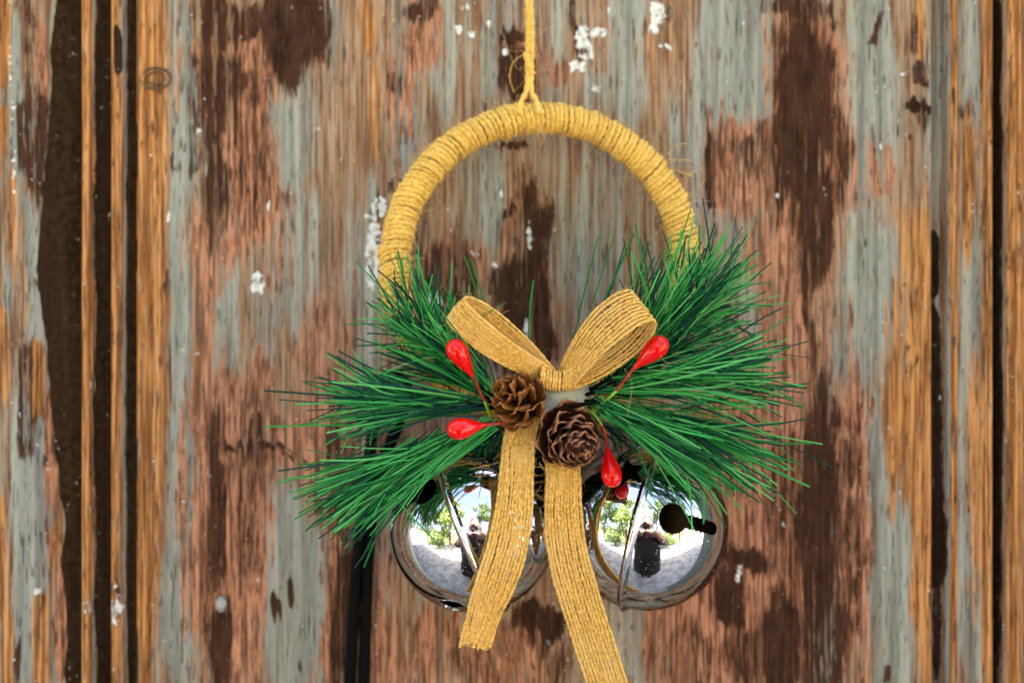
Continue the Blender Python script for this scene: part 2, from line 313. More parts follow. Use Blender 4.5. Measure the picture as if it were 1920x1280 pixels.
# what is left of each coat: (coat, x, y, half width, half height, amount, lean in px per px of height)
BLOBS = [
 # dark brown stain
 ('D', 545, 50, 62, 95, 1.0, 0), ('D', 470, 35, 100, 50, .72, 0), ('D', 405, 150, 50, 80, .74, 0), ('D', 372, 190, 24, 70, .7, 0),
 ('D', 402, 300, 25, 130, .78, .05), ('D', 398, 430, 12, 70, .62, 0), ('D', 455, 155, 22, 34, .66, 0), ('D', 470, 260, 42, 150, .46, 0), ('D', 365, 275, 14, 50, .6, 0),
 ('D', 402, 930, 17, 170, .8, 0), ('D', 412, 1215, 30, 95, .85, 0), ('D', 465, 980, 26, 130, .5, 0), ('D', 482, 830, 26, 46, .62, 0), ('D', 412, 880, 14, 22, .9, 0),
 ('D', 548, 862, 24, 8, .8, 3), ('D', 460, 820, 44, 9, .7, 3), ('D', 505, 840, 28, 9, .8, 3), ('D', 548, 1115, 6, 44, .9, 0), ('D', 520, 1160, 9, 24, .8, 0),
 ('D', 640, 1130, 22, 190, .72, 0), ('D', 600, 890, 12, 60, .5, 0), ('D', 630, 830, 10, 60, .6, 0), ('D', 655, 870, 30, 70, .5, 0),
 ('D', 965, 140, 34, 62, .86, 0), ('D', 962, 50, 22, 24, .9, 0), ('D', 965, 275, 28, 16, .7, 0), ('D', 955, 395, 14, 20, .85, -.6),
 ('D', 995, 380, 14, 60, .8, 0), ('D', 1005, 440, 24, 70, .8, 0), ('D', 985, 555, 42, 100, .86, 0), ('D', 940, 540, 26, 50, .6, 0), ('D', 850, 510, 48, 100, .6, 0), ('D', 800, 530, 20, 80, .6, 0),
 ('D', 985, 640, 60, 70, .70, 0), ('D', 790, 20, 34, 26, .66, 0), ('D', 738, 165, 16, 36, .58, 0), ('D', 745, 370, 12, 20, .5, 0), ('D', 712, 420, 20, 55, .62, 0),
 ('D', 1505, 190, 56, 170, 1.0, 0), ('D', 1500, 10, 60, 30, .8, 0), ('D', 1525, 400, 34, 130, .86, 0), ('D', 1570, 280, 20, 130, .58, 0), ('D', 1517, 570, 10, 130, .66, 0), ('D', 1462, 300, 22, 110, .62, 0),
 ('D', 1410, 290, 40, 50, .5, 0), ('D', 1340, 330, 10, 60, .66, 0),
 ('D', 1535, 950, 40, 260, .86, 0), ('D', 1545, 760, 36, 60, .7, 0), ('D', 1540, 1220, 60, 110, .7, 0), ('D', 1462, 1200, 40, 100, .92, 0), ('D', 1405, 1045, 42, 42, .86, 0), ('D', 1372, 1130, 28, 55, .82, 0),
 ('D', 1480, 960, 44, 180, .5, 0), ('D', 1595, 1000, 22, 300, .5, 0), ('D', 1420, 1230, 50, 60, .6, 0), ('D', 1290, 1240, 60, 50, .42, 0),
 ('D', 1020, 1155, 62, 38, .9, 0), ('D', 1010, 1200, 40, 26, .5, 0), ('D', 900, 1240, 60, 60, .4, 0), ('D', 1050, 1240, 20, 60, .5, 0), ('D', 1085, 60, 8, 60, .66, 0),
 ('D', 1720, 210, 26, 14, 1.1, 0), ('D', 1722, 240, 8, 26, .8, 0), ('D', 1722, 155, 12, 14, 1., 0), ('D', 1640, 60, 8, 34, .7, -.2), ('D', 1710, 70, 6, 50, .7, 0),
 ('D', 1660, 1260, 10, 20, .8, 0), ('D', 62, 760, 14, 90, .66, 0), ('D', 75, 250, 34, 110, .74, 0), ('D', 65, 60, 16, 90, .6, 0), ('D', 48, 1230, 6, 40, .8, 0),
 # salmon primer
 ('S', 440, 130, 100, 150, .74, 0), ('S', 470, 290, 56, 190, .8, 0), ('S', 580, 40, 30, 110, .7, 0), ('S', 400, 470, 50, 90, .6, 0), ('S', 380, 560, 25, 160, .6, 0), ('S', 520, 470, 40, 120, .46, 0),
 ('S', 430, 1000, 80, 310, .84, 0), ('S', 480, 750, 34, 90, .7, 0), ('S', 380, 760, 34, 160, .62, 0), ('S', 560, 830, 70, 80, .62, 0), ('S', 600, 700, 70, 180, .48, 0), ('S', 640, 1100, 44, 260, .78, 0),
 ('S', 790, 1220, 110, 90, .62, 0), ('S', 720, 1090, 40, 90, .5, 0), ('S', 960, 1220, 110, 80, .66, 0), ('S', 850, 520, 70, 110, .62, 0), ('S', 985, 480, 50, 150, .62, 0), ('S', 970, 620, 100, 80, .62, 0),
 ('S', 750, 170, 30, 90, .6, 0), ('S', 790, 60, 50, 90, .58, 0), ('S', 975, 120, 55, 90, .66, 0), ('S', 1050, 150, 30, 40, .56, 0), ('S', 1130, 20, 30, 60, .4, 0),
 ('S', 1510, 240, 86, 260, .8, 0), ('S', 1390, 310, 70, 110, .66, 0), ('S', 1490, 560, 80, 160, .64, 0), ('S', 1440, 480, 50, 90, .6, 0), ('S', 1620, 340, 40, 90, .5, 0), ('S', 1660, 330, 20, 60, .6, 0),
 ('S', 1430, 1000, 150, 330, .82, 0), ('S', 1590, 980, 44, 340, .74, 0), ('S', 1470, 730, 60, 120, .64, 0), ('S', 1300, 1200, 110, 110, .72, 0), ('S', 1620, 1200, 24, 120, .6, 0), ('S', 1610, 760, 34, 40, .66, 0),
 ('S', 103, 900, 12, 200, .62, 0), ('S', 86, 150, 10, 130, .7, 0), ('S', 118, 1150, 12, 140, .74, 0), ('S', 1780, 960, 24, 40, .3, 0),
 # orange bare wood
 ('O', 281, 90, 34, 130, .82, 0), ('O', 272, 640, 17, 760, .86, 0), ('O', 291, 500, 28, 760, .66, 0), ('O', 171, 640, 9, 900, 1.0, 0), ('O', 225, 640, 9, 900, .95, 0),
 ('O', 702, 180, 22, 110, .56, 0), ('O', 690, 40, 20, 60, .66, 0), ('O', 740, 90, 40, 120, .4, 0), ('O', 1235, 100, 50, 120, .34, 0),
 ('O', 20, 60, 14, 110, .8, 0), ('O', 20, 250, 10, 40, .8, 0), ('O', 8, 320, 10, 40, .8, 0), ('O', 40, 420, 14, 120, .5, 0), ('O', 20, 660, 12, 100, .8, 0), ('O', 16, 1050, 14, 120, .66, 0), ('O', 80, 740, 11, 80, .8, 0), ('O', 108, 1010, 13, 50, .72, 0), ('O', 85, 1200, 14, 110, .66, 0), ('O', 30, 1220, 14, 90, .66, 0),
 ('O', 1724, 830, 22, 460, .84, 0), ('O', 1690, 760, 46, 190, .66, 0), ('O', 1655, 700, 28, 60, .4, 0), ('O', 1705, 540, 34, 180, .6, 0), ('O', 1722, 60, 7, 90, .8, 0), ('O', 1690, 200, 26, 130, .44, 0), ('O', 1736, 1150, 10, 240, .8, 0),
 ('O', 1783, 640, 7, 900, .9, 0), ('O', 1812, 340, 10, 150, .66, 0), ('O', 1826, 850, 22, 240, .6, 0), ('O', 1844, 640, 10, 900, .86, 0), ('O', 1820, 1120, 12, 60, .5, 0),
 ('O', 1893, 640, 15, 900, .86, 0), ('O', 1916, 640, 8, 900, .6, 0), ('O', 1960, 640, 22, 900, .5, 0),
 # grey paint
 ('G', 342, 640, 22, 900, .74, 0), ('G', 350, 60, 12, 120, .9, 0), ('G', 540, 250, 70, 140, .7, 0), ('G', 620, 120, 30, 150, .66, 0), ('G', 590, 520, 90, 170, .64, 0), ('G', 430, 560, 30, 160, .6, 0), ('G', 540, 1110, 70, 200, .82, 0), ('G', 330, 1150, 30, 180, .7, 0),
 ('G', 420, 740, 30, 90, .56, 0), ('G', 680, 420, 40, 140, .74, 0), ('G', 690, 600, 30, 150, .66, 0), ('G', 720, 1000, 28, 160, .7, 0), ('G', 760, 130, 24, 200, .62, 0), ('G', 830, 100, 28, 170, .66, 0), ('G', 920, 90, 24, 110, .6, 0), ('G', 1060, 90, 50, 110, .46, 0), ('G', 1180, 90, 40, 160, .8, 0), ('G', 1130, 170, 40, 60, .6, 0),
 ('G', 900, 350, 60, 130, .56, 0), ('G', 1120, 420, 100, 190, .44, 0), ('G', 1370, 120, 90, 170, .78, 0), ('G', 1290, 200, 60, 120, .66, 0), ('G', 1625, 200, 46, 270, .86, 0), ('G', 1640, 560, 66, 130, .84, 0), ('G', 1600, 660, 40, 60, .7, 0), ('G', 1430, 620, 40, 140, .56, 0),
 ('G', 1640, 830, 36, 120, .8, 0), ('G', 1670, 1120, 54, 220, .84, 0), ('G', 1665, 230, 40, 120, .7, 0), ('G', 1755, 340, 12, 260, .5, 0), ('G', 1815, 560, 14, 200, .8, 0), ('G', 1815, 120, 14, 140, .8, 0), ('G', 1825, 1200, 24, 120, .8, 0), ('G', 1815, 1010, 16, 60, .7, 0),
 ('G', 880, 1200, 30, 60, .5, 0), ('G', 1200, 1210, 50, 90, .6, 0), ('G', 8, 900, 10, 500, .66, 0), ('G', 48, 300, 8, 160, .9, 0), ('G', 72, 480, 9, 110, .95, .06), ('G', 55, 900, 20, 180, .9, 0), ('G', 85, 950, 22, 150, .8, 0), ('G', 46, 120, 7, 90, .9, 0), ('G', 110, 60, 10, 60, .8, 0), ('G', 60, 1150, 18, 130, .8, 0), ('G', 116, 1200, 16, 110, .72, 0), ('G', 75, 640, 14, 50, .8, 0), ('G', 30, 560, 8, 100, .7, 0),
 # translucent brown varnish: no grey left
 ('B', 660, 260, 60, 200, .5, 0), ('B', 620, 700, 80, 200, .3, 0), ('B', 1260, 80, 70, 150, .5, 0), ('G', 1110, 400, 130, 210, .48, 0),
 # dark paint in the mouldings
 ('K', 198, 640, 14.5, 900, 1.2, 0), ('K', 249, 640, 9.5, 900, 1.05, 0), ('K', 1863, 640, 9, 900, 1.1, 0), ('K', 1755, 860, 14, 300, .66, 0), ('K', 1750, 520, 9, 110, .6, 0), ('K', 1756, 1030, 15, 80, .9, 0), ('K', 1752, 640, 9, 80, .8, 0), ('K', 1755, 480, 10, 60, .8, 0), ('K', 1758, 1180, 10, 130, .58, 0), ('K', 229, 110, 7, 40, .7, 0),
 # white filler
 ('W', 700, 470, 15, 70, .74, 0), ('W', 712, 390, 20, 18, .74, 0), ('W', 690, 400, 8, 26, .5, 0), ('W', 485, 534, 11, 20, .8, 0), ('W', 1118, 60, 20, 10, .78, 0), ('W', 1092, 70, 12, 26, .68, 0), ('W', 1085, 126, 15, 10, .85, 0), ('W', 1100, 100, 14, 14, .55, 0), ('W', 1120, 170, 9, 10, .6, 0),
 ('W', 1232, 24, 14, 28, .72, 0), ('W', 1225, 56, 11, 14, .8, 0), ('W', 1250, 88, 14, 7, .7, 0), ('W', 860, 58, 8, 9, .9, 0), ('W', 884, 64, 6, 6, .8, 0), ('W', 876, 10, 14, 10, .6, 0), ('W', 950, 99, 5, 7, 1., 0), ('W', 915, 44, 4, 6, .9, 0), ('W', 812, 572, 16, 22, .66, 0), ('W', 925, 494, 10, 8, .62, 0), ('W', 893, 478, 7, 9, .6, 0), ('W', 988, 625, 7, 22, .62, 0), ('W', 940, 366, 4, 8, .8, 0), ('W', 993, 440, 3, 30, .62, 0), ('W', 1145, 17, 4, 5, 1., 0), ('W', 503, 385, 3, 14, .7, 0), ('W', 320, 410, 4, 20, .5, 0), ('W', 372, 250, 5, 8, .7, 0), ('W', 80, 1100, 6, 8, .8, 0), ('W', 37, 230, 4, 150, .48, .02), ('W', 1386, 1080, 6, 26, .5, -.3), ('W', 1456, 362, 5, 7, .8, 0), ('W', 1040, 1195, 20, 12, .4, 0), ('W', 176, 1125, 8, 20, .55, 0), ('W', 228, 1130, 8, 40, .5, 0),
]
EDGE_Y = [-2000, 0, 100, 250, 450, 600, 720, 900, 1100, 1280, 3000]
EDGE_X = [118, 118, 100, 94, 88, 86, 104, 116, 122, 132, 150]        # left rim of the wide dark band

def coats(px, py):
    wx = (vnoise(px / 38, py / 95, 1) - .5) * 26 + (vnoise(px / 11, py / 40, 2) - .5) * 10
    wy = (vnoise(px / 45, py / 60, 3) - .5) * 60 + (vnoise(px / 9, py / 30, 4) - .5) * 26
    narrow = np.clip(np.minimum(np.abs(px - 310) / 50, np.abs(px - 1720) / 60), 0.12, 1)
    narrow = np.where((px > 320) & (px < 1690), 1, np.where((px < 262) | (px > 1738), .10, narrow))
    X, Y = px + wx * narrow, py + wy
    out = {k: np.zeros_like(px) for k in 'GBOSDWK'}
    inside = (px > -60) & (px < 1980) & (py > -60) & (py < 1340)
    # beyond the picture the same worn coats carry on at random
    rnd = lambda s: vnoise(px / 90, py / 240, s)
    far = np.clip(np.maximum(np.maximum(-40 - px, px - 1960), np.maximum(-40 - py, py - 1320)) / 120, 0, 1)
    out['G'] += .38 + .22 * (vnoise(px / 60, py / 260, 9) - .5)
    out['S'] += far * np.clip(rnd(11) * 1.5 - .35, 0, .85); out['D'] += far * np.clip(rnd(12) * 1.8 - .75, 0, .9); out['G'] += far * .5 * rnd(13)
    for k, cx, cy, rx, ry, a, lean in BLOBS:
        sel = (np.abs(px - cx) < rx * 1.6 + 40 + abs(lean) * ry * 1.6) & (np.abs(py - cy) < ry * 1.6 + 60)
        if not sel.any(): continue
        if k == 'W': xx, yy = px[sel] + wx[sel] * .3, py[sel] + wy[sel] * .2
        else: xx, yy = X[sel], Y[sel]
        q = np.sqrt(((xx - cx - lean * (yy - cy)) / rx) ** 2 + ((yy - cy) / ry) ** 4) if rx < 20 else np.sqrt(((xx - cx - lean * (yy - cy)) / rx) ** 2 + np.abs((yy - cy) / ry) ** 2.4)
        v = a * np.clip((1.45 - q) / .75, 0, 1)
        if k == 'G': out[k][sel] = np.maximum(out[k][sel], v)
        else: out[k][sel] = np.maximum(out[k][sel], v)
    for k, cx, cy, rx, ry, a, lean in BLOBS:
        if k == 'B': out['G'] -= a * np.exp(-((px - cx) / rx) ** 2 - ((py - cy) / ry) ** 2)
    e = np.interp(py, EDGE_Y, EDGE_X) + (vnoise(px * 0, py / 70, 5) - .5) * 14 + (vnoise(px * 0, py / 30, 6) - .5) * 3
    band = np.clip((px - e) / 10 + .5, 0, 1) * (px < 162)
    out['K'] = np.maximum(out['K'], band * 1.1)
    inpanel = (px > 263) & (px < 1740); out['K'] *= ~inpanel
    return out

PROF = [(-4000, 6), (55, 6), (78, 5.5), (100, 2.0), (156, 0.5), (161.5, 0.2), (163, 4.5), (167, 6.0), (172, 6.3), (177, 5.6), (181, 3.0), (184, .6), (198, -.4), (213, -.2), (215.5, 3.4), (219, 5), (225, 5.4), (231, 4.4), (236, 2.8), (239, .4), (249, -.4), (257.5, -.2), (260.5, 2.2), (266, 3.4), (275, 3.2), (300, 2.0), (340, .7), (420, 0), (1600, 0), (1690, 1.1), (1730, 2.8), (1740, 2.6), (1744, -.8), (1754, -2.4), (1766, -1.0), (1771, 2.2), (1778, 3.6), (1787, 3.2), (1793, 1.4), (1802, 1.6), (1822, 2.6), (1838, 3.8), (1850, 3.9), (1855.5, 2.6), (1857, -2.6), (1863, -3.4), (1870, -2.6), (1872, 2.8), (1878, 4.2), (1893, 4.8), (1907, 4.0), (1912, 3.0), (1920, 4.4), (4000, 5)]
PXS, PDS = zip(*[(x, d * 1.6 if abs(x - 1010) > 650 else d) for x, d in PROF])
DSC = sc_at(0)                                                    # metres per photo pixel on the door
def door_x(px): return (px - 960) * DSC
ROOT_DOOR = empty('door', (0, 0, 0))
tag(ROOT_DOOR, 'weathered wooden door with worn grey, salmon and dark brown paint behind the wreath', 'door')
def strip(name, xa, xb, label=None, fine=3.2):
    xin = [x for x in PXS if xa < x < xb and -200 < x < 2200]
    a, b = max(xa, -40), min(xb, 1960)
    xs = set([xa, xb] + xin)
    if b > a: xs |= set(np.arange(a, b, fine).tolist())
    if xa < -40: xs |= set(np.arange(xa, -40, 24).tolist())
    if xb > 1960: xs |= set(np.arange(1960, xb, 24).tolist())
    xs = np.array(sorted(xs)); keep = np.concatenate([[True], np.diff(xs) > .25]); xs = xs[keep]; xs[-1] = xb
    ztop, zbot = (2.12 - Z0) / -DSC + 640, (0.02 - Z0) / -DSC + 640
    ys = np.concatenate([np.arange(ztop, -40, 30), np.arange(-40, 1320, 6.4), np.arange(1320, zbot, 30), [zbot]])
    X, Y = np.meshgrid(xs, ys, indexing='xy')
    d = np.interp(X, PXS, PDS) + (vnoise(X / 14, Y / 120, 21) - .5) * .35 + (vnoise(X / 160, Y / 300, 22) - .5) * .6
    v = np.stack([door_x(X), -d * .001, Z0 - (Y - 640) * DSC], -1).reshape(-1, 3)
    ny, nx = X.shape
    i = np.arange(ny - 1)[:, None] * nx; j = np.arange(nx - 1)[None, :]
    f = np.stack([i + j, i + nx + j, i + nx + j + 1, i + j + 1], -1).reshape(-1, 4)
    nf = len(f)
    # close the board: a back face 30 mm behind
    n0 = len(v); yb = .03
    v = np.vstack([v, [(door_x(xa), yb, v[0, 2]), (door_x(xb), yb, v[0, 2]), (door_x(xb), yb, v[-1, 2]), (door_x(xa), yb, v[-1, 2])]])
    top = list(range(nx)); bot = [(ny - 1) * nx + k for k in range(nx)]; lef = [k * nx for k in range(ny)]; rig = [k * nx + nx - 1 for k in range(ny)]
    faces = f.tolist() + [[n0, n0 + 1, n0 + 2, n0 + 3], top + [n0 + 1, n0], bot[::-1] + [n0 + 3, n0 + 2], lef[::-1] + [n0, n0 + 3], rig + [n0 + 2, n0 + 1]]
    me = bpy.data.meshes.new(name); me.from_pydata(v.tolist(), [], faces); me.materials.append(M['door'])
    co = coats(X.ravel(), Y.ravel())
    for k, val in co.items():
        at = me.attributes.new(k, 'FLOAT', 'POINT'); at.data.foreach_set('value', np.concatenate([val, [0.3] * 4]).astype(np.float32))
    sm = np.ones(len(faces), bool); sm[nf:] = False; me.polygons.foreach_set('use_smooth', sm); me.update()
    o = link(bpy.data.objects.new(name, me), ROOT_DOOR)
    if label: o['label'] = label
    return o
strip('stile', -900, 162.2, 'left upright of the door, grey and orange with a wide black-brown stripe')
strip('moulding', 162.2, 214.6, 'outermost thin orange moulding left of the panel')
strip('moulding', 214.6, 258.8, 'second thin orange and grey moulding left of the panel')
strip('panel', 258.8, 1742.2, 'broad flat centre panel with torn dark brown stains')
strip('moulding', 1742.2, 1769.6, 'cracked black-stained groove strip right of the panel')
strip('moulding', 1769.6, 1856.2, 'grey and orange moulding right of the panel')
strip('stile', 1856.2, 2900, 'right upright of the door in bare orange wood')
mb = MB(); c = P(416, 1131, 0)                                    # bent nail head
ellipsoid(mb, c + np.array((0, -.0012, 0)), .0030, .0016, .0042, 14, 8, bump=.25); ellipsoid(mb, c + np.array((.0008, -.0022, -.0012)), .0016, .0012, .0018, 10, 6)
mb.build('nail', M['nail'], ROOT_DOOR)
mb = MB(); c = P(292, 147, float(np.interp(292, PXS, PDS)) + 1.2)                                    # knot with its ring
th = np.linspace(0, 2 * math.pi, 33)
tube(mb, np.stack([c[0] + .0078 * np.cos(th), np.full(33, c[1] + .0003), c[2] + .0055 * np.sin(th)], 1), .0007, 6, cap=False)
tube(mb, np.stack([c[0] + .0045 * np.cos(th), np.full(33, c[1] + .0002), c[2] + .0032 * np.sin(th)], 1), .0005, 6, cap=False)
mb.build('knot', simple('knot_wood', (.10, .055, .028), .7, 0, .4, 500), ROOT_DOOR)
mb = MB(); a = P(735, 722, 0)                                      # peg the black cord hangs from
tube(mb, [a + np.array((0, y, 0)) for y in (.004, -.012, -.02, -.022, -.028, -.03)], [.004, .004, .004, .0075, .0075, .005], 14)
mb.build('peg', M['iron'], ROOT_DOOR)
mb = MB(); a = P(991, -168, 0)                                     # small nail above the picture that the wreath hangs from
tube(mb, [a + np.array((0, y, 0)) for y in (.004, -.012, -.0121, -.0135)], [.0013, .0013, .0032, .003], 12); mb.build('nail', M['iron'], ROOT_DOOR)

# ------------------------------------------------------------------ black braided cord
def braid(mb, path, r):
    n = len(path); t, u, w = frames(path); sides = 18
    L = np.concatenate([[0], np.cumsum(np.linalg.norm(np.diff(path, axis=0), axis=1))])[:, None]
    th = np.linspace(0, 2 * math.pi, sides, endpoint=False)[None, :]
    rr = r * (1 + .09 * np.sin(6 * th + L * 1500) * np.sin(6 * th - L * 1500) + .02 * np.sin(L * 300))
    v = path[:, None] + (rr * np.cos(th))[..., None] * u[:, None] + (rr * np.sin(th))[..., None] * w[:, None]
    i = np.arange(n - 1)[:, None] * sides; j = np.arange(sides)[None, :]; k = (j + 1) % sides
    mb.add(v, np.stack([i + j, i + k, i + sides + k, i + sides + j], -1).reshape(-1, 4).tolist() + [list(range(sides))[::-1], [(n - 1) * sides + q for q in range(sides)]])
mb = MB()
cp = [(645, 1560, 5), (650, 1400, 5), (655, 1280, 5), (662, 1160, 6), (670, 1050, 7), (680, 960, 8), (692, 860, 12), (705, 770, 17), (722, 716, 18), (745, 706, 18), (762, 730, 18), (748, 790, 15), (718, 870, 10), (698, 960, 7), (690, 1050, 5), (686, 1160, 4.5), (682, 1280, 4.5), (679, 1400, 4.5), (677, 1560, 5)]
pts = spline([P(*q) for q in cp], 900); braid(mb, pts, .0031)
CORD = mb.build('braided_cord', M['black'], None, loc=tuple(P(735, 722, 15)))
tag(CORD, 'doubled black braided cord hanging on the door below the left needles', 'cord')

# ------------------------------------------------------------------ jingle bells
BR = 0.0408
def keyhole(r, w, L):
    def f(x, y):
        t = np.clip(x, 0, L); return np.minimum(np.hypot(x, y) - r, np.hypot(x - t, y) - w)
    return f
def star(r):
    def f(x, y):
        a = np.arctan2(y, x); k = np.abs((a * 5 / (2 * math.pi)) % 1 - .5) * 2                # 1 at a point, 0 in a notch
        ri = .45 * r; ao = math.pi / 5; t = (1 - k) * ao                                   # straight flanks
        rr = r * ri * math.sin(ao) / (ri * np.sin(ao - t) + r * np.sin(t) + 1e-9)
        rr = r * ri * math.sin(ao) / (r * np.sin(t) + ri * np.sin(ao - t) + 1e-9)
        return np.hypot(x, y) - rr
    return f
def look(dirv, along):
    """matrix with z = dirv (out of the bell) and x as near to along as it can be"""
    z = Vector(dirv).normalized(); x = Vector(along); x = (x - z * x.dot(z)).normalized(); y = z.cross(x)
    return Matrix((x, y, z)).transposed().to_4x4()
def on_bell(cpx, px, py):
    """direction from the bell's centre to the point seen at this pixel"""
    c = Vector(P(cpx[0], cpx[1], 43)); o = Vector((0, -CAM_Y, Z0)); d = (Vector(P(px, py, 43)) - o).normalized()
    w = o - c; q = w.dot(d); disc = q * q - (w.dot(w) - BR * BR)
    return (w + d * (-q - math.sqrt(max(0, disc)))).normalized()
def bell(cpx, seam_n, cuts, label):
    ctr = P(cpx[0], cpx[1], 43)
    root = empty('jingle_bell', tuple(ctr)); tag(root, label, 'bell', 'jingle bells under the wreath')
    NU, NV = 288, 144
    th = np.linspace(0, 2 * math.pi, NU, endpoint=False); la = np.linspace(0.004, math.pi - .004, NV + 1)
    LA, TH = np.meshgrid(la, th, indexing='ij'); D = np.stack([np.sin(LA) * np.cos(TH), np.sin(LA) * np.sin(TH), np.cos(LA)], -1).reshape(-1, 3)
    sdf = np.full(len(D), 1.0)
    for fn, dirv, along in cuts:
        m3 = np.array(look(dirv, along).to_3x3()); q = D @ m3 * BR
        sdf = np.minimum(sdf, np.where(q[:, 2] > 0, fn(q[:, 0], q[:, 1]), 1.0))
    V = [tuple(x) for x in D]; F = []; cutv = {}; rim = []
    def cross(i, j):
        k = (min(i, j), max(i, j))
        if k not in cutv:
            t = sdf[i] / (sdf[i] - sdf[j]); p = D[i] * (1 - t) + D[j] * t; p /= np.linalg.norm(p); cutv[k] = len(V); V.append(tuple(p))
        return cutv[k]
    for i in range(NV):
        for j in range(NU):
            q = (i * NU + j, (i + 1) * NU + j, (i + 1) * NU + (j + 1) % NU, i * NU + (j + 1) % NU); sg = [sdf[x] > 0 for x in q]
            if all(sg): F.append(q); continue
            if not any(sg): continue
            poly = []; ends = []
            for k in range(4):
                x, y = q[k], q[(k + 1) % 4]
                if sg[k]: poly.append(x)
                if sg[k] != sg[(k + 1) % 4]: c = cross(x, y); poly.append(c); ends.append(c)
            if len(poly) > 2: F.append(tuple(poly))
            if len(ends) == 2: rim.append(ends)
    V = np.array(V); used = sorted({x for f in F for x in f}); mp = {x: k for k, x in enumerate(used)}; V = V[used]
    F = [tuple(mp[x] for x in f) for f in F]; rim = [(mp[x], mp[y]) for x, y in rim]; nv = len(V)
    me = bpy.data.meshes.new('shell'); wall = [(x, y, y + nv, x + nv) for x, y in rim]
    me.from_pydata(np.vstack([V * BR, V * (BR - .0012)]).tolist(), [], F + [tuple(x + nv for x in f[::-1]) for f in F] + wall)
    me.materials.append(M['chrome']); me.materials.append(M['dull'])
    me.polygons.foreach_set('material_index', [0] * len(F) + [1] * len(F) + [0] * len(wall)); me.polygons.foreach_set('use_smooth', [True] * len(me.polygons))
    nor = []
    for p in me.polygons:
        for x in p.vertices:
            v = V[x % nv]; nor.append(tuple(v) if p.index < len(F) else (tuple(-v) if p.index < 2 * len(F) else tuple(p.normal)))
    me.normals_split_custom_set(nor)
    link(bpy.data.objects.new('shell', me), root)
    n = Vector(seam_n).normalized(); q = n.to_track_quat('Z', 'Y').to_matrix()
    mb = MB()                                                    # crimped seam where the two halves meet
    prof = [(-.0023, -.0006), (-.0020, .0007), (-.0010, .0010), (-.0006, .0022), (.0006, .0022), (.0010, .0010), (.0020, .0007), (.0023, -.0006)]
    N = 160; v = []
    for i in range(N):
        a = 2 * math.pi * i / N
        for h, r in prof: v.append(q @ Vector(((BR + r) * math.cos(a), (BR + r) * math.sin(a), h)))
    k = len(prof)
    mb.add([tuple(x) for x in v], [(i * k + j, ((i + 1) % N) * k + j, ((i + 1) % N) * k + j + 1, i * k + j + 1) for i in range(N) for j in range(k - 1)])
    mb.build('seam', M['chrome'], root)
    mb = MB()                                                    # hanging eye on top
    th = np.linspace(0, 2 * math.pi, 30)
    tube(mb, np.stack([.0045 * np.cos(th), 0 * th, BR + .003 + .0045 * np.sin(th)], 1), .0011, 8, cap=False); mb.build('eyelet', M['chrome'], root)
    mb = MB(); ellipsoid(mb, (.004, .008, -BR + .0075), .006, .006, .006, 16, 10); mb.build('clapper', M['iron'], root)
    return root
cl, cr = (888, 989), (1209, 985)
bell(cl, on_bell(cl, 829, 890).cross(on_bell(cl, 905, 1085)), [
    (keyhole(.0068, .0031, .030), on_bell(cl, 795, 919), Vector((-.66, .5, -.55))),
    (keyhole(.0066, .0031, .030), on_bell(cl, 850, 1137), Vector((.6, .5, -.3)))],
    'chrome jingle bell below the left needles, next to the black cord')
bell(cr, on_bell(cr, 1224, 870).cross(on_bell(cr, 1166, 1115)), [
    (keyhole(.0069, .0030, .0215), on_bell(cr, 1263, 972), on_bell(cr, 1345, 994)),
    (star(.0098), on_bell(cr, 1178, 884), Vector((.5, 0, .3)))],
    'chrome jingle bell with an open keyhole slot and a star cut, below the right needles')

# ------------------------------------------------------------------ the wreath
WREATH = empty('wreath', tuple(P(1013, 495, 28)))
WL = np.array(WREATH.location)
tag(WREATH, 'golden twine ring wreath with burlap bow, pine needles, cones and red berries', 'wreath')
class PB(MB):                                                    # geometry given in the world, linked below the wreath
    def part(s, name, mats, parent=None, smooth=True):
        o = s.build(name, mats, None, smooth); o.data.transform(Matrix.Translation(-Vector(WL))); o.parent = parent or WREATH
        return o
def ring_c(a):                                                    # ring centre line: top leans on the door, bottom is held off by the bells
    px, py = 1013 + 273 * np.cos(a), 494 - 273 * np.sin(a)
    d = 30 - 12 * np.sin(a)
    s = MMPX * (CAM_Y - d * .001) / (CAM_Y - REF_D)
    return np.stack([(px - 960) * s, -d * .001, Z0 - (py - 640) * s], -1)
A = np.linspace(0, 2 * math.pi, 181); RC = ring_c(A)
mb = PB(); tube(mb, RC, .0062, 12, cap=False)
RING = mb.part('ring', simple('ring_core', (.22, .12, .03), .9))
mb = PB()
TURNS, SEG = 186, 26; n = TURNS * SEG + 1
u = np.linspace(0, 1, n); jit = np.interp(u, np.linspace(0, 1, 700), rng.normal(0, 1, 700))
a = 2 * math.pi * u; cen = ring_c(a); tan = np.gradient(cen, axis=0); tan /= np.linalg.norm(tan, axis=1)[:, None]
out = cen - ring_c(np.array([0, math.pi])).mean(0); out -= tan * (out * tan).sum(1)[:, None]; out /= np.linalg.norm(out, axis=1)[:, None]
bin_ = np.cross(tan, out)
ph = 2 * math.pi * TURNS * u
hr = .0068 + .00030 * jit
lean = .0016 * np.sin(ph + .6)                                    # turns lie slightly slanted
hel = cen + (hr * np.cos(ph))[:, None] * out + (hr * np.sin(ph))[:, None] * bin_ + (lean + .0003 * np.interp(u, np.linspace(0, 1, 400), rng.normal(0, 1, 400)))[:, None] * tan
tube(mb, hel, .00128 + .00016 * jit, 8, 2, .26, 2 * math.pi / .0046)
mb.part('twine', M['jute'], RING)

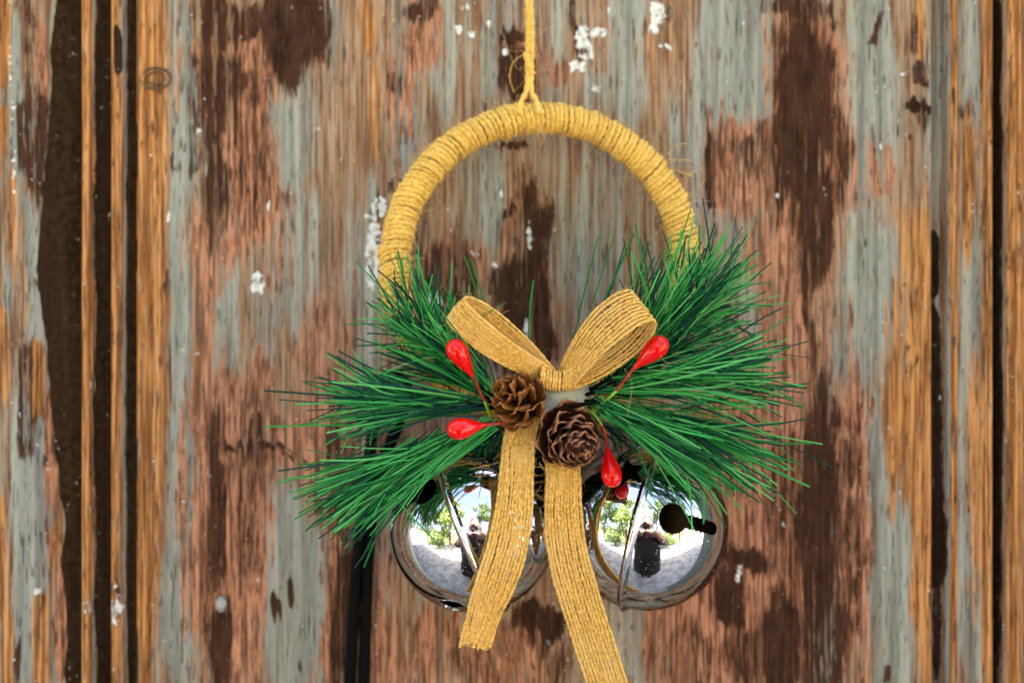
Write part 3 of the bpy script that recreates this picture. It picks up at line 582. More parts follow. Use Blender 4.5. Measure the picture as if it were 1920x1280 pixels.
def hairs(mb, base_pts, normals, n, lmin, lmax, r=.00006, curl=1.0):
    for _ in range(n):
        i = rng.integers(len(base_pts)); p = base_pts[i] + rng.normal(0, .0004, 3); d = normals[i] + rng.normal(0, .9, 3); d /= np.linalg.norm(d)
        L = rng.uniform(lmin, lmax); k = rng.normal(0, 1, 3) * curl; pts = [p]
        for s in range(5):
            d = d + k * .22 + rng.normal(0, .12, 3); d /= np.linalg.norm(d); pts.append(pts[-1] + d * L / 5)
        tube(mb, np.array(pts), r, 3, cap=False)
mb = PB(); idx = rng.integers(0, n, 4200); nn = (hel - cen)[idx] / .0068
hairs(mb, hel[idx], nn, 4200, .0015, .008, .00007)
hairs(mb, hel[idx], nn, 260, .007, .018, .0001); hairs(mb, hel[idx], nn, 700, .002, .006, .00011)
for (px, py, dx, dy) in [(1250, 290, 35, -22), (1262, 318, 42, 14), (1255, 300, 48, 4), (1010, 240, 6, 28), (1012, 242, -4, 22), (1008, 235, 14, 20), (1290, 330, 20, -4)]:
    s0 = P(px, py, 34); s1 = P(px + dx, py + dy, 36); mid = (s0 + s1) / 2 + rng.normal(0, .001, 3)
    for q in range(3): tube(mb, spline([s0 + rng.normal(0, .0004, 3), mid + rng.normal(0, .0006, 3), s1 + rng.normal(0, .0012, 3)], 8), .00012, 4)
fz = mb.part('loose_fibres', M['fuzz'], RING); tag(fz, kind='stuff')

# hanging twine: two strands that spread over the ring
mb = PB()
for s, e in ((-1, 0), (1, 1)):
    pts = [(991 + 2 * s, -160, 9), (992 + 2.5 * s, -10, 11), (994 + 3.2 * s, 60, 13), (993 + 3.6 * s, 110, 15), (993 + 3 * s, 145, 17), (992 + 5 * s, 172, 20), (992 + 15 * s, 192, 24), (992 + 19 * s, 214, 27)]
    tube(mb, spline([P(*q) for q in pts], 150), .0014, 8, 2, .2, 2 * math.pi / .006)
tube(mb, spline([P(986, 100, 17), P(990, 112, 18), P(995, 128, 18), P(1000, 140, 17)], 30), .0016, 8, 2, .2, 1200)
for q in range(70):
    y0 = rng.uniform(-10, 180); s0 = P(993 + rng.uniform(-5, 5), y0, 16); k = rng.uniform(4, 22) * (1.6 if 80 < y0 < 150 else .6)
    s1 = P(993 + rng.normal(0, k), y0 + rng.normal(0, 16), 16 + rng.normal(0, 2))
    tube(mb, spline([s0, (s0 + s1) / 2 + rng.normal(0, .0007, 3), s1], 6), .00008, 3, cap=False)
tube(mb, spline([P(984, 100, 16), P(962, 118, 15), P(956, 148, 15), P(964, 174, 17)], 16), .0002, 5)
tube(mb, spline([P(988, 120, 16), P(968, 128, 15), P(940, 58, 13)], 12), .00009, 3)
mb.part('hanging_twine', M['jute'])

# glue that holds the bunch on the ring
mb = PB()
ellipsoid(mb, P(1042, 750, 72), .0125, .007, .0090, 24, 16, bump=.18); ellipsoid(mb, P(1080, 744, 70), .0065, .006, .0080, 18, 12, bump=.2)
ellipsoid(mb, P(1010, 772, 66), .007, .006, .008, 18, 12, bump=.2)
mb.part('glue', M['glue'])
mb = PB()                                                         # wired heart of the bunch, plus a blob added to darken between the bells
ellipsoid(mb, P(1020, 770, 52), .021, .012, .017, 20, 12, bump=.3); ellipsoid(mb, P(1022, 850, 50), .0085, .012, .020, 16, 12, bump=.3); mb.part('stem_bundle_and_gap_shade', M['twig'])

# burlap bow
BOW = empty('bow', (0, 0, 0), WREATH)
FUZZ = PB()
def yarns(mb, cen, wv, nv, width, n=11, r=.00074, fray=(0, 0), weft=9.5):
    """warp yarns along cen, spread over unit vectors wv by width; weft picks cross over and under"""
    N = len(cen); L = np.concatenate([[0], np.cumsum(np.linalg.norm(np.diff(cen, axis=0), axis=1))])
    for j in range(n):
        o = (j + .5) / n - .5; k = max(6, N // 14)
        wob = np.interp(np.arange(N), np.linspace(0, N, k), rng.normal(0, .11, k)) / n
        dep = np.interp(np.arange(N), np.linspace(0, N, k), rng.normal(0, .00016, k))
        p = cen + ((o + wob) * width)[:, None] * wv + dep[:, None] * nv
        a, b = int(rng.uniform(0, fray[0] * N)), N - int(rng.uniform(0, fray[1] * N))
        rv = r * (1 + np.interp(np.arange(N), np.linspace(0, N, k * 2), rng.normal(0, .09, k * 2)))
        tube(mb, p[a:b], rv[a:b], 7, 2, .2, 2 * math.pi / rng.uniform(.0036, .0046), phase=rng.uniform(0, 6))
    step = weft * PX; s = step * .5; q = 0
    while s < L[-1]:
        i = int(np.searchsorted(L, s)); i = min(max(i, 0), N - 1); m = n * 3
        if fray[1] and i > N * .985: break
        o = np.linspace(-.49, .49, m); alt = np.cos((np.arange(m) + .5) / 3 * math.pi * 1 + (q % 2) * math.pi)
        slant = np.linspace(-1, 1, m) * rng.normal(0, .00035)
        tg = cen[min(i + 1, N - 1)] - cen[max(i - 1, 0)]; tg /= np.linalg.norm(tg)
        p = cen[i] + (o * width[i])[:, None] * wv[i] + (alt * r * 1.02)[:, None] * nv[i] + slant[:, None] * tg
        tube(mb, p, r * .34, 5); q += 1; s += step * rng.uniform(.85, 1.15)
    hb = []; hn = []
    for i in range(0, N, 2):
        for o in (-.5, .5, rng.uniform(-.5, .5)):
            hb.append(cen[i] + o * width[i] * wv[i] + nv[i] * r); hn.append(nv[i] * (1 if abs(o) < .45 else .2) + wv[i] * np.sign(o) * (.8 if abs(o) >= .45 else .1))
    hairs(FUZZ, np.array(hb), np.array(hn), int(N * 1.0), .0015, .0065, .00005)
    hairs(FUZZ, np.array(hb), np.array(hn), int(N * .05), .008, .016, .00005)

def screen(v3): return v3
def loop(base, tip, alpha, side, T, W, db, dt, pinch):
    """a bow loop; side = +1 opens towards the upper right, -1 towards the lower right"""
    b, t = P(*base, db), P(*tip, dt); e = t - b; L = np.linalg.norm(e); e /= L
    back = np.array((0., 1., 0.)); back -= e * (back @ e); back /= np.linalg.norm(back)
    p = np.cross(e, back)                                        # in the picture plane, across the loop
    if p[0] < 0: p = -p                                          # pointing right
    n = p * math.sin(alpha) + back * math.cos(alpha); w = p * math.cos(alpha) - back * math.sin(alpha)
    N = 190; f = np.linspace(.10, 2 * math.pi - .10, N); a = (1 - np.cos(f)) / 2
    cen = b + (e * L)[None] * a[:, None] + n[None] * (-.5 * T * np.sin(f) * np.sin(f / 2) ** .8)[:, None]
    wid = W * (pinch + (1 - pinch) * np.clip(a * 1.5, 0, 1) ** .6)
    tg = np.gradient(cen, axis=0); tg /= np.linalg.norm(tg, axis=1)[:, None]
    tw = .22 * np.sin(f)[:, None] * n[None]                         # the band twists a little on its way round
    wv = w[None] + tw * 0; nv = np.cross(tg, wv); nv /= np.linalg.norm(nv, axis=1)[:, None]
    mb = PB(); yarns(mb, cen, np.broadcast_to(wv, cen.shape), nv, wid, r=.00066)
    return mb.part('loop', M['burlap'], BOW)
loop((1030, 705), (855, 577), R(28), 1, 72 * PX, 58 * PX, 78, 90, .56)
loop((1060, 714), (1205, 574), R(38), -1, 88 * PX, 88 * PX, 78, 92, .48)
def tail(pts, name, fray=(0, .02)):
    q = spline([np.concatenate([P(a, b, d), [w * PX, tw]]) for a, b, d, w, tw in pts], 210)
    cen = q[:, :3]; wid = q[:, 3]; tg = np.gradient(cen, axis=0); tg /= np.linalg.norm(tg, axis=1)[:, None]
    y = np.array((0., -1., 0.)); nv = y[None] - tg * (tg @ y)[:, None]; nv /= np.linalg.norm(nv, axis=1)[:, None]
    wv = np.cross(nv, tg); c, s = np.cos(q[:, 4])[:, None], np.sin(q[:, 4])[:, None]
    wv, nv = wv * c + nv * s, nv * c - wv * s
    mb = PB(); yarns(mb, cen, wv, nv, wid, n=12, r=.00080, fray=fray); return mb.part(name, M['burlap'], BOW)
tail([(984, 778, 74, 60, 0), (974, 830, 78, 60, .1), (969, 890, 82, 63, .1), (963, 960, 85, 70, .03), (950, 1030, 86, 76, -.05), (930, 1090, 83, 76, -.2), (908, 1150, 78, 66, -.3), (886, 1224, 76, 58, -.25)], 'tail', (0, .055))
tail([(1052, 850, 74, 62, 0), (1057, 900, 76, 66, -.1), (1056, 960, 76, 72, -.1), (1063, 1030, 76, 76, 0), (1082, 1105, 76, 78, .15), (1106, 1180, 75, 78, .2), (1132, 1260, 74, 76, .2), (1160, 1350, 72, 74, .2)], 'tail', (0, .02))
mb = PB()                                                         # cross-wrapped knot
for k in range(12):
    x = 1014 + k * 5.9; y = 702 + 12 * math.sin(k / 11 * math.pi); th = np.linspace(-.2, 2 * math.pi + .2, 34)
    c = P(x, y, 80); rr = .0060 - .0018 * math.sin(k / 11 * math.pi)
    tube(mb, np.stack([c[0] + .0003 * np.sin(th * 2) + rng.normal(0, .0002) + 0 * th, c[1] - rr * .8 * np.cos(th), c[2] + rr * np.sin(th)], 1), .00072, 7, 2, .2, 1500)
mb.part('knot', M['burlap'], BOW)
for pts in ([(1188, 535), (1155, 548), (1110, 588), (1098, 620)], [(905, 578), (920, 556), (908, 560)], [(1170, 690), (1185, 720), (1176, 780)], [(880, 880), (940, 866), (950, 872)], [(1010, 868), (1030, 885), (1042, 888)], [(1235, 655), (1250, 680), (1290, 676)], [(1240, 590), (1252, 580), (1246, 570)], [(905, 640), (940, 660), (990, 650)]):
    tube(FUZZ, spline([P(x, y, 92 + 3 * i) for i, (x, y) in enumerate(pts)], 24), .00007, 4)
tag(FUZZ.part('loose_fibres', M['fuzz'], BOW), kind='stuff')

# pine cones: every scale a piece of its own
def scale_mesh(name, mat, seed, curl, cup, wide, ruff):
    r = np.random.default_rng(seed); ns, nw = 8, 7; top = []; bot = []
    for i in range(ns):
        s = i / (ns - 1); w = wide * (.28 + .72 * math.sin(min(1, s * 1.12) * math.pi * .62)) * (1 - max(0, s - .72) ** 2 * 7.5)
        for j in range(nw):
            x = (j / (nw - 1) * 2 - 1); edge = s * s
            y = curl * s ** 3 + cup * x * x * s * .5 + ruff * edge * math.sin(x * 5 + seed) + r.normal(0, .008) * edge
            zz = s * (1 - .10 * x * x * s) + r.normal(0, .02) * (s > .85)
            t = .055 * (1 - .55 * s) * (1 - .6 * x * x)
            top.append((x * w, y + t, zz)); bot.append((x * w, y - t, zz))
    mb = MB(); n = ns * nw
    f = [(i * nw + j, i * nw + j + 1, (i + 1) * nw + j + 1, (i + 1) * nw + j) for i in range(ns - 1) for j in range(nw - 1)]
    g = [tuple(n + k for k in q[::-1]) for q in f]
    rim = [i * nw for i in range(ns)][::-1] + list(range(nw)) [1:] + [i * nw + nw - 1 for i in range(1, ns)] + [(ns - 1) * nw + j for j in range(nw - 2, 0, -1)]
    h = [(rim[k], rim[(k + 1) % len(rim)], rim[(k + 1) % len(rim)] + n, rim[k] + n) for k in range(len(rim))]
    mb.add(top + bot, f + g + [q[::-1] for q in h]); me = mb.mesh(name, mat)
    bm = bmesh.new(); bm.from_mesh(me); bmesh.ops.recalc_face_normals(bm, faces=bm.faces); bm.to_mesh(me); bm.free(); return me
def cone(px, py, d, axis, H, RAD, n, mat, label, variants, open0, open1, size):
    ax = Vector(axis).normalized(); q = ax.to_track_quat('Z', 'X')
    root = empty('pine_cone', tuple(P(px, py, d) - WL), WREATH); root.rotation_mode = 'QUATERNION'; root.rotation_quaternion = q; root['label'] = label
    core = MB(); tube(core, [(0, 0, -H * .5), (0, 0, -H * .3), (0, 0, 0), (0, 0, H * .3), (0, 0, H * .42)], [RAD * .2, RAD * .38, RAD * .36, RAD * .2, RAD * .05], 12)
    core.build('core', M['cone_core'], root)
    for k in range(n):
        t = (k + .5) / n; ang = k * 2.399963 + random.uniform(-.1, .1)
        op = open0 + (open1 - open0) * t ** 1.1 + random.uniform(-.09, .09)          # lean from the axis
        z = -H * .42 + H * .80 * t
        L = RAD * size * (.95 - .45 * t ** 1.6) * random.uniform(.92, 1.08)
        out = Vector((math.cos(ang), math.sin(ang), 0)); Zl = out * math.sin(op) + Vector((0, 0, 1)) * math.cos(op)
        Yl = Vector((0, 0, 1)) * math.sin(op) - out * math.cos(op); Xl = Yl.cross(Zl)
        o = bpy.data.objects.new('scale', variants[k % len(variants)]); link(o, root)
        mt = Matrix((Xl, Yl, Zl)).transposed().to_4x4() @ Matrix.Rotation(random.uniform(-.15, .15), 4, 'Z')
        o.matrix_local = Matrix.Translation(out * RAD * .16 * (1 - t * .96) + Vector((0, 0, z))) @ mt @ Matrix.Diagonal((L * random.uniform(.9, 1.1), L, L, 1))
    return root
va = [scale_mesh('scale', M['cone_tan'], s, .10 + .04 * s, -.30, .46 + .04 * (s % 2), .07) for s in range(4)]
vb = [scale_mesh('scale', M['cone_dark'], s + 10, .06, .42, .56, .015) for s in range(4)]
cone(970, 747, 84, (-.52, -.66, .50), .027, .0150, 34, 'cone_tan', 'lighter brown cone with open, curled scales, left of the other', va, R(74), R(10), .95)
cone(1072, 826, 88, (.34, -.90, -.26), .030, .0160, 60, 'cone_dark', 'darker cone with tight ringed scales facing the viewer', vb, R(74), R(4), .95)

# red berries on wire stems
def berry(c, tipp, stem, d, r, green=None, label=None):
    """c bulb centre, tipp where the bulb has thinned to the stem, stem: further points"""
    cb, tb = P(*c, d), P(*tipp, d - 4); ax = tb - cb; L = np.linalg.norm(ax); ax /= L
    s = np.linspace(-1, 1, 22); prof = []
    for k in np.linspace(0, 1, 26):
        x = -r * 1.12 + (L + r * 1.12) * k
        if x < r * .15: rr = r * math.sqrt(max(0, 1 - ((x - r * .15) / (r * 1.27)) ** 2))
        else:
            q = (x - r * .15) / (L - r * .15); rr = r * ((1 - q) ** 1.5 * (1 + 1.1 * q)) + .00075 * q
        prof.append((x, max(rr, .00003)))
    mb = PB(); tube(mb, [cb + ax * x for x, _ in prof], [q for _, q in prof], 20); b = mb.part('berry', M['berry'])
    pts = [tb] + [P(x, y, dd) for x, y, dd in stem]; g = PB()
    tube(g, spline(pts, 30) if len(pts) > 2 else pts, .0007, 7); g.part('stem', M['stem_red'], b)
    if green:
        g = PB(); tube(g, spline([P(*q) for q in green], 20), .00082, 7); g.part('stem', M['stem_green'], b)
    if label: b['label'] = label
berry((856, 656), (888, 708), [(898, 730, 82), (909, 752, 80)], 90, 19.5 * PX, [(909, 752, 80), (916, 772, 78), (924, 790, 74)])
berry((1233, 650), (1187, 692), [(1172, 712, 84), (1156, 732, 82)], 90, 20 * PX, [(1156, 732, 82), (1132, 754, 80), (1108, 772, 78), (1090, 764, 72)])
berry((860, 804), (912, 796), [(930, 794, 86), (950, 792, 84)], 92, 20 * PX)
berry((1147, 892), (1138, 836), [(1135, 815, 84), (1129, 797, 85)], 79, 19.5 * PX, [(1129, 797, 85), (1115, 778, 82), (1095, 764, 76)])

# pine sprigs
def needle_mesh(bend, m):
    z = np.linspace(0, 1, 6); kink = np.maximum(0, z - .55) * (bend * 1.6 if abs(bend) in (16, 30) else 0); p = np.stack([bend * z * z + kink, .25 * bend * np.sin(z * 3), z], 1); mb = MB(); v = []
    for i in range(6):
        k = 1.0 if i < 5 else .9
        for th in range(4):
            a = math.pi / 4 + th * math.pi / 2; v.append((p[i, 0] + k * math.cos(a), k * .62 * math.sin(a), z[i]))
    f = [(i * 4 + j, i * 4 + (j + 1) % 4, i * 4 + 4 + (j + 1) % 4, i * 4 + 4 + j) for i in range(5) for j in range(4)] + [(20, 21, 22, 23)]
    mb.add(v, f); return mb.mesh('needle', NM[m], False)
BENDS = (-34, -16, -6, 5, 15, 30)
NMESH = {(b, m): needle_mesh(b, m) for b in BENDS for m in range(5)}
ALL = []                                                          # (matrix, bend, material, sprig index, length)
# stem from, stem to (px, px, mm), count, mean direction in the picture, spread, depth spread, length px, share of dark needles
SPRIGS = [
 ((935, 748, 66), (792, 636, 62), 170, (-.58, -.80), 22, .28, (110, 195), .30, 'sprig rising to the upper left'),
 ((930, 765, 72), (790, 745, 70), 90, (-1, -.02), 12, .28, (170, 270), .34, 'sprig reaching straight out to the left'),
 ((930, 750, 60), (810, 690, 56), 60, (-.88, -.40), 13, .2, (90, 160), .45, 'short dark sprig between the two left ones'),
 ((930, 790, 78), (770, 842, 76), 170, (-.83, .555), 10, .20, (190, 290), .26, 'sprig drooping to the lower left over the cord'),
 ((800, 740, 44), (715, 762, 32), 60, (-1, .02), 26, .25, (80, 150), .2, 'short sprig behind, close to the door on the left'),
 ((1115, 725, 66), (1290, 606, 60), 175, (.56, -.83), 14, .26, (150, 255), .34, 'dense sprig rising to the upper right'),
 ((1240, 640, 44), (1330, 575, 30), 60, (.80, -.55), 30, .25, (80, 170), .2, 'blurred sprig behind, close to the door on the right'),
 ((1105, 738, 74), (1270, 690, 74), 140, (1, .0), 11, .25, (170, 285), .22, 'sprig reaching straight out to the right'),
 ((1110, 752, 76), (1290, 790, 76), 150, (.88, .47), 15, .22, (160, 270), .26, 'sprig drooping to the lower right'),
 ((1112, 756, 84), (1150, 782, 88), 26, (.87, .48), 6, .08, (200, 280), .2, 'thin sprig crossing the right bell'),
 ((965, 790, 60), (905, 826, 54), 60, (-.62, .78), 24, .2, (60, 115), .75, 'short dark sprig added over the left bell, behind the ribbon'),  # mostly dark needles, put in to deepen the shaded gap above the bell
 ((1095, 785, 56), (1150, 806, 50), 26, (.8, .6), 16, .2, (50, 90), .75, 'short dark sprig added over the right bell, behind the cone'),  # needle colours kept dark here too, as shade behind the cone
 ((1110, 732, 58), (1260, 664, 54), 65, (.86, -.48), 13, .2, (120, 200), .4, 'dark sprig between the two right ones'),
]
for si, (a, b, n, mean, spread, dsp, ln, dark, lab) in enumerate(SPRIGS):
    pa, pb = P(*a), P(*b); base_ang = math.atan2(-mean[1], mean[0])
    for k in range(n):
        t = random.random() ** .8; o = pa + (pb - pa) * t + rng.normal(0, .0022, 3)
        ang = base_ang + R(random.gauss(0, spread) * (.55 + .6 * t)); dy = random.gauss(-.08, dsp)
        dirv = Vector((math.cos(ang), dy, math.sin(ang))).normalized()
        L = random.uniform(*ln) * PX * (1.12 - .22 * t)
        tipy = -(o[1] + dirv.y * L)
        if tipy < .005: dirv.y = (-.005 - o[1]) / L * -1 * -1; dirv.normalize()
        m = random.choice((2, 3, 3)) if random.random() < dark else random.choices((0, 1, 2, 4), (4, 4.5, 2, 2.6))[0]
        ALL.append((o, dirv, L, random.choices(BENDS, (1, 2, 4, 4, 2, 1))[0], m, si))
# single needles that show on their own in the photograph: from, to (px), depth mm, colour, sprig
ONE = [((1062, 698), (1115, 442), 60, 0, 5), ((1072, 690), (1152, 432), 58, 0, 5), ((1090, 650), (1196, 444), 56, 0, 5), ((1110, 640), (1182, 460), 54, 2, 5), ((1140, 610), (1220, 474), 54, 0, 5), ((1165, 580), (1236, 492), 54, 0, 5),
       ((991, 660), (990, 527), 66, 0, 0), ((915, 620), (877, 480), 60, 0, 0), ((912, 600), (895, 486), 60, 0, 0), ((870, 590), (806, 505), 58, 2, 0), ((900, 596), (946, 567), 93, 0, 0), ((908, 690), (800, 546), 97, 0, 0), ((790, 640), (790, 505), 70, 3, 0), ((790, 610), (778, 462), 60, 1, 0), ((768, 600), (756, 470), 60, 0, 0), ((770, 640), (695, 498), 66, 3, 0),
       ((780, 760), (498, 722), 74, 3, 1), ((800, 770), (527, 747), 74, 3, 1), ((760, 800), (500, 788), 50, 1, 4), ((760, 850), (517, 900), 72, 1, 3), ((820, 850), (557, 957), 80, 4, 3), ((800, 900), (578, 945), 84, 3, 3), ((705, 780), (660, 718), 82, 3, 1), ((690, 900), (660, 960), 88, 3, 3), ((800, 880), (664, 1058), 84, 3, 3), ((735, 925), (808, 1015), 92, 1, 3), ((720, 920), (757, 943), 92, 3, 3),
       ((1290, 640), (1512, 670), 76, 3, 7), ((1300, 700), (1508, 740), 78, 2, 7), ((1270, 690), (1448, 682), 80, 3, 7), ((1380, 780), (1553, 878), 76, 3, 8), ((1350, 650), (1455, 568), 50, 3, 6), ((1368, 850), (1368, 928), 86, 3, 8), ((1180, 830), (1243, 950), 92, 3, 9), ((1170, 790), (1340, 905), 92, 1, 9), ((1180, 800), (1362, 910), 92, 1, 9), ((1160, 780), (1318, 882), 92, 4, 9), ((1360, 560), (1380, 402), 66, 3, 5), ((1340, 580), (1412, 424), 66, 1, 5), ((1400, 860), (1496, 962), 78, 1, 8), ((1420, 800), (1500, 875), 78, 0, 8), ((1380, 860), (1432, 948), 78, 3, 8)]
for p0, p1, d, m, si in ONE:
    a, b = P(*p0, d), P(*p1, d + random.uniform(-3, 4)); L = np.linalg.norm(b - a)
    ALL.append((a, Vector((b - a) / L), L * 1.01, random.choice((-6, 5)), m, si))
NONE = len(ONE)
ROOTS = []
for si, (a, b, n, mean, spread, dsp, ln, dark, lab) in enumerate(SPRIGS):
    mb = PB(); pa, pb = P(*a), P(*b); tube(mb, spline([P(1020, 765, 60), pa, (pa * .5 + pb * .5) + rng.normal(0, .0008, 3), pb], 20), np.linspace(.0011, .0007, 20), 7)
    o = mb.part('pine_sprig', M['twig']); o['label'] = lab; ROOTS.append(o)
def nmat(o, d, L):
    q = d.to_track_quat('Z', 'Y').to_matrix().to_4x4() @ Matrix.Rotation(random.uniform(0, 6.28), 4, 'Z')
    r = random.uniform(.00038, .00060)
    return Matrix.Translation(Vector(o - WL)) @ q @ Matrix.Diagonal((r, r, L, 1))
front = sorted(range(len(ALL) - NONE), key=lambda i: -(ALL[i][2] * 40 - ALL[i][0][1] * 100 - ALL[i][1].y * ALL[i][2] * 60))
own = set(front[:300 - NONE]) | set(range(len(ALL) - NONE, len(ALL)))
rest = MB()
for i, (o, d, L, b, m, si) in enumerate(ALL):
    mt = nmat(o, d, L); me = NMESH[(b, m)]
    if i in own:
        ob = bpy.data.objects.new('needle', me); link(ob, ROOTS[si]); ob.matrix_local = mt
    else:
        co = np.array([v.co for v in me.vertices]); co = np.hstack([co, np.ones((len(co), 1))]) @ np.array(mt).T
        rest.add(co[:, :3], [tuple(p.vertices) for p in me.polygons], m)
nr = rest.build('needle_mass', NM, WREATH, False); tag(nr, kind='stuff')

# ------------------------------------------------------------------ what the bells mirror: gravel, garden, photographer
mb = MB(); v = [(x, y, 0.0) for y in (-150, 150) for x in (-150, 150)]; mb.add(v, [(0, 1, 3, 2)])
tag(mb.build('ground', M['ground'], None, False), 'pale sunlit gravel in front of the door', kind='structure')
def tree(x, y, h, rad, mat, label, trunk_h, n=2600, leaf=.12, seed=0, name='tree'):
    r = np.random.default_rng(seed); root = empty(name, (x, y, 0)); tag(root, label, 'tree' if name == 'tree' else 'bush')
    mb = MB(); tube(mb, spline([(0, 0, 0), (.06, .03, trunk_h * .5), (-.03, .05, trunk_h), (.05, 0, h * .8)], 14), np.linspace(.09, .02, 14) * (h / 4), 9)
    for k in range(7):
        a = k * 2.4; z0 = trunk_h * (.75 + .06 * k); e = np.array((math.cos(a) * rad * .7, math.sin(a) * rad * .7, z0 + rad * .5))
        tube(mb, spline([(0, 0, z0), e * np.array((.5, .5, 1)) - np.array((0, 0, rad * .12)), e], 8), np.linspace(.035, .008, 8) * (h / 4), 6)
    mb.build('trunk', M['bark'], root)
    cl = []; cz = (h + trunk_h) / 2
    for k in range(16):
        d = r.normal(0, 1, 3); d /= np.linalg.norm(d); q = r.uniform(.35, .95)
        cl.append((np.array((d[0] * rad * q, d[1] * rad * q, cz + d[2] * (h - trunk_h) * .46 * q)), rad * r.uniform(.28, .48)))
    mb = MB(); V = []; F = []
    for k in range(n):
        c, cr_ = cl[r.integers(16)]; d = r.normal(0, 1, 3); d /= np.linalg.norm(d); p = c + d * cr_ * r.uniform(.5, 1)
        a = r.normal(0, 1, 3); a /= np.linalg.norm(a); b = np.cross(a, d); b /= np.linalg.norm(b) + 1e-9; L = leaf * r.uniform(.6, 1.3)
        i = len(V); V += [p - a * L, p + b * L * .45, p + a * L, p - b * L * .45]; F.append((i, i + 1, i + 2, i + 3))
    mb.add(V, F); mb.build('crown', mat, root)
tree(-1.8, -3.2, 4.6, 1.35, M['leaf'], 'leafy tree mirrored on the left side of the bells', 1.0, 5000, .085, 1)
tree(.75, -4.0, 5.2, 1.25, M['leaf2'], 'darker tall tree mirrored near the middle of the bells', 1.7, 5000, .085, 2)
tree(2.6, -3.0, 4.4, 1.35, M['leaf'], 'spreading tree mirrored on the right side of the bells', 1.0, 5000, .085, 3)
tree(-4.4, -2.4, 5.6, 1.9, M['leaf2'], 'broad dark tree mirrored at the far left of the bells', 1.0, 5000, .12, 7)
tree(-.6, -3.5, 1.55, .9, M['leaf'], 'low round bush mirrored behind the photographer', .2, 3000, .07, 4, 'bush')
tree(1.5, -3.2, 1.5, .85, M['leaf2'], 'dark low bush mirrored at the foot of the trees', .2, 3000, .07, 5, 'bush')
tree(-3.0, -2.8, 1.7, 1.0, M['leaf2'], 'wide dark bush mirrored far left', .2, 3000, .08, 6, 'bush')
HW = empty('house_wall', (0, .02, 0)); tag(HW, 'pale plastered house wall around the door, mirrored at the rim of the bells', 'wall')
mb = MB(); X0, X1 = door_x(-900) - .002, door_x(2900) + .002
box(mb, -5, X0, 0, .3, 0, 2.4); box(mb, X1 + .04, 5, 0, .3, 0, 2.4); box(mb, X0, X1 + .04, 0, .3, 2.122, 2.4)
mb.build('masonry', simple('pale_plaster', (.50, .47, .42), .9, 0, .12, 9), HW, False)
mb = MB(); box(mb, X1, X1 + .038, -.19, .25, 0, 2.12); mb.build('jamb', simple('grey_green_painted_board', (.17, .21, .19), .6, 0, .2, 40), HW, False)

# photographer, seen only in the bells
def skin(name, nodes, edges, mat, parent, sub=2):
    me = bpy.data.meshes.new(name); me.from_pydata([q[0] for q in nodes], edges, [])
    o = bpy.data.objects.new(name, me); C.objects.link(o); o.modifiers.new('skin', 'SKIN')
    for i, q in enumerate(nodes):
        sv = me.skin_vertices[0].data[i]; sv.radius = (q[1], q[2] if len(q) > 2 else q[1]); sv.use_root = i == 0
    s = o.modifiers.new('sub', 'SUBSURF'); s.levels = sub; s.render_levels = sub
    dg = bpy.context.evaluated_depsgraph_get(); dg.update(); nm = bpy.data.meshes.new_from_object(o.evaluated_get(dg)); nm.name = name
    bpy.data.objects.remove(o, do_unlink=True); nm.materials.clear(); nm.materials.append(mat)
    nm.polygons.foreach_set('use_smooth', [True] * len(nm.polygons)); return link(bpy.data.objects.new(name, nm), parent)
PER = empty('person', (.02, -.845, 0)); tag(PER, 'photographer in a long black coat holding a camera up, mirrored in the bells', 'person')
# local frame: +y looks at the door
nodes = [((0, 0, .93), .25, .15), ((0, -.01, 1.10), .23, .14), ((0, 0, 1.27), .23, .14), ((0, .0, 1.36), .10, .08), ((0, .01, 1.43), .05), ((0, .03, 1.49), .055),
         ((-.20, 0, 1.33), .075), ((.20, 0, 1.33), .075), ((-.34, .04, 1.16), .07), ((.34, .04, 1.16), .07), ((-.09, .185, 1.415), .028), ((.09, .185, 1.415), .028),
         ((-.11, 0, .86), .16), ((.11, 0, .86), .16), ((-.12, .01, .48), .11), ((.12, .01, .48), .11), ((-.10, -.02, .09), .042), ((.10, -.02, .09), .042), ((-.11, .12, .035), .035), ((.11, .12, .035), .035)]
edges = [(0, 1), (1, 2), (2, 3), (3, 4), (4, 5), (2, 6), (2, 7), (6, 8), (7, 9), (8, 10), (9, 11), (0, 12), (0, 13), (12, 14), (13, 15), (14, 16), (15, 17), (16, 18), (17, 19)]
body = skin('body', nodes, edges, M['shirt'], PER)
mb = MB(); k = np.linspace(0, 2 * math.pi, 28, endpoint=False); V = []
for z, rx, ry in ((.42, .33, .24), (.60, .31, .22), (.85, .28, .19), (1.05, .26, .165), (1.22, .25, .15), (1.30, .22, .13)): V += [(rx * math.cos(a) * (1 + .04 * math.sin(a * 5 + z * 3)), ry * math.sin(a), z) for a in k]
mb.add(V, [(i * 28 + j, i * 28 + (j + 1) % 28, i * 28 + 28 + (j + 1) % 28, i * 28 + 28 + j) for i in range(5) for j in range(28)]); mb.build('coat', M['trousers'], PER)
body.data.materials.append(M['trousers']); body.data.materials.append(M['skin'])
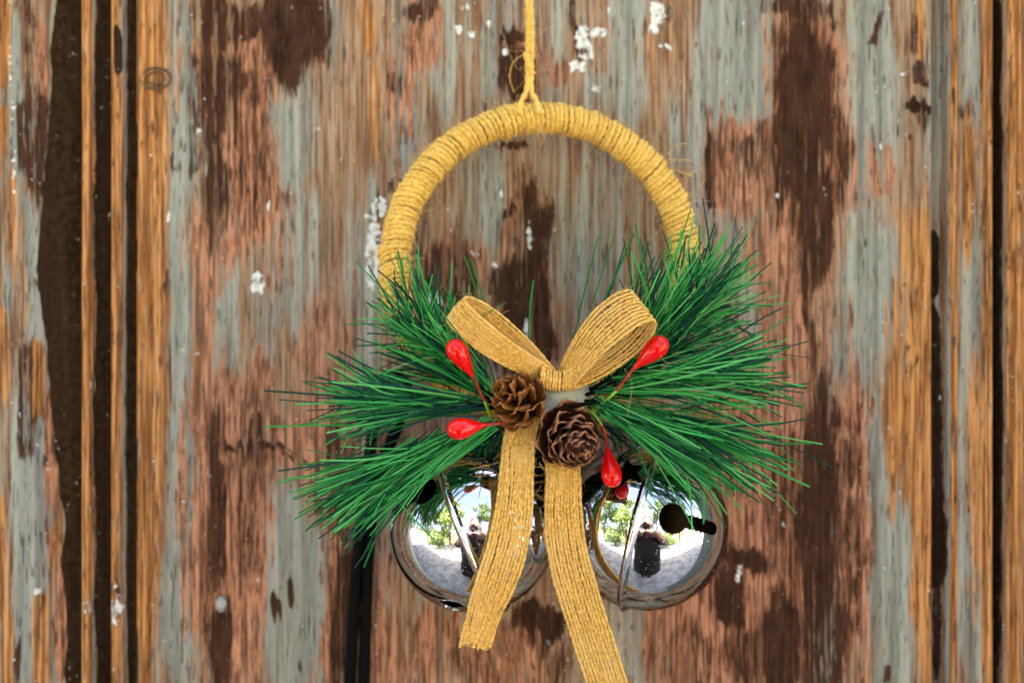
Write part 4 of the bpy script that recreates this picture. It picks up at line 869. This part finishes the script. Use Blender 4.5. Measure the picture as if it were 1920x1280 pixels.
for p in body.data.polygons:
    z = p.center.z; p.material_index = 1 if z < .95 and abs(p.center.x) < .2 else (2 if (z > 1.40 and abs(p.center.x) < .07 and p.center.y < .1) or p.center.y > .11 and z > 1.2 else 0)
mb = MB(); ellipsoid(mb, (0, .045, 1.565), .073, .088, .105, 24, 16); ellipsoid(mb, (0, .135, 1.555), .013, .018, .022, 10, 8)
for s in (-1, 1): ellipsoid(mb, (s * .074, .035, 1.56), .010, .018, .030, 10, 8); ellipsoid(mb, (s * .030, .120, 1.585), .013, .010, .009, 10, 6)
ellipsoid(mb, (0, .122, 1.515), .024, .012, .008, 10, 6); mb.build('head', M['skin'], PER)
mb = MB(); ellipsoid(mb, (0, .022, 1.595), .084, .094, .098, 24, 14, bump=.1); ellipsoid(mb, (0, -.045, 1.50), .06, .04, .11, 16, 10, bump=.15); mb.build('hair', M['hair'], PER)
for s in (-1, 1):
    W0 = np.array((s * .09, .19, 1.42)); palm = np.array((s * .078, .205, 1.455))
    nd = [(tuple(W0), .020), (tuple(palm), .024, .015)]; ed = [(0, 1)]
    for f in range(4):
        b = palm + np.array((s * .002, .006 - .0 * f, .022 - f * .016)); k = len(nd)
        nd += [(tuple(b + np.array((-s * .004, .022, .004))), .0088), (tuple(b + np.array((-s * .020, .036, .004))), .0080), (tuple(b + np.array((-s * (.034 - .003 * abs(f - 1)), .030, .002))), .0070)]; ed += [(1, k), (k, k + 1), (k + 1, k + 2)]
    k = len(nd); nd += [(tuple(palm + np.array((-s * .012, -.016, .014))), .010), (tuple(palm + np.array((-s * .034, -.018, .020))), .0085)]; ed += [(1, k), (k, k + 1)]
    skin('hand', nd, ed, M['skin'], PER)
CAMB = empty('hand_held_camera', (0, -.675, Z0)); tag(CAMB, 'black camera in the photographer hands, mirrored in the bells', 'camera')
mb = MB(); box(mb, -.066, .066, -.025, .015, -.045, .04); box(mb, -.024, .024, -.02, .018, .04, .062); box(mb, -.066, -.042, .015, .03, -.044, .036)
mb.build('camera_body', M['plastic'], CAMB, False)
mb = MB(); tube(mb, [(0, y, 0) for y in (.014, .018, .030, .031, .042, .043)], [.031, .033, .033, .030, .030, .028], 28); mb.build('lens', M['plastic'], CAMB)
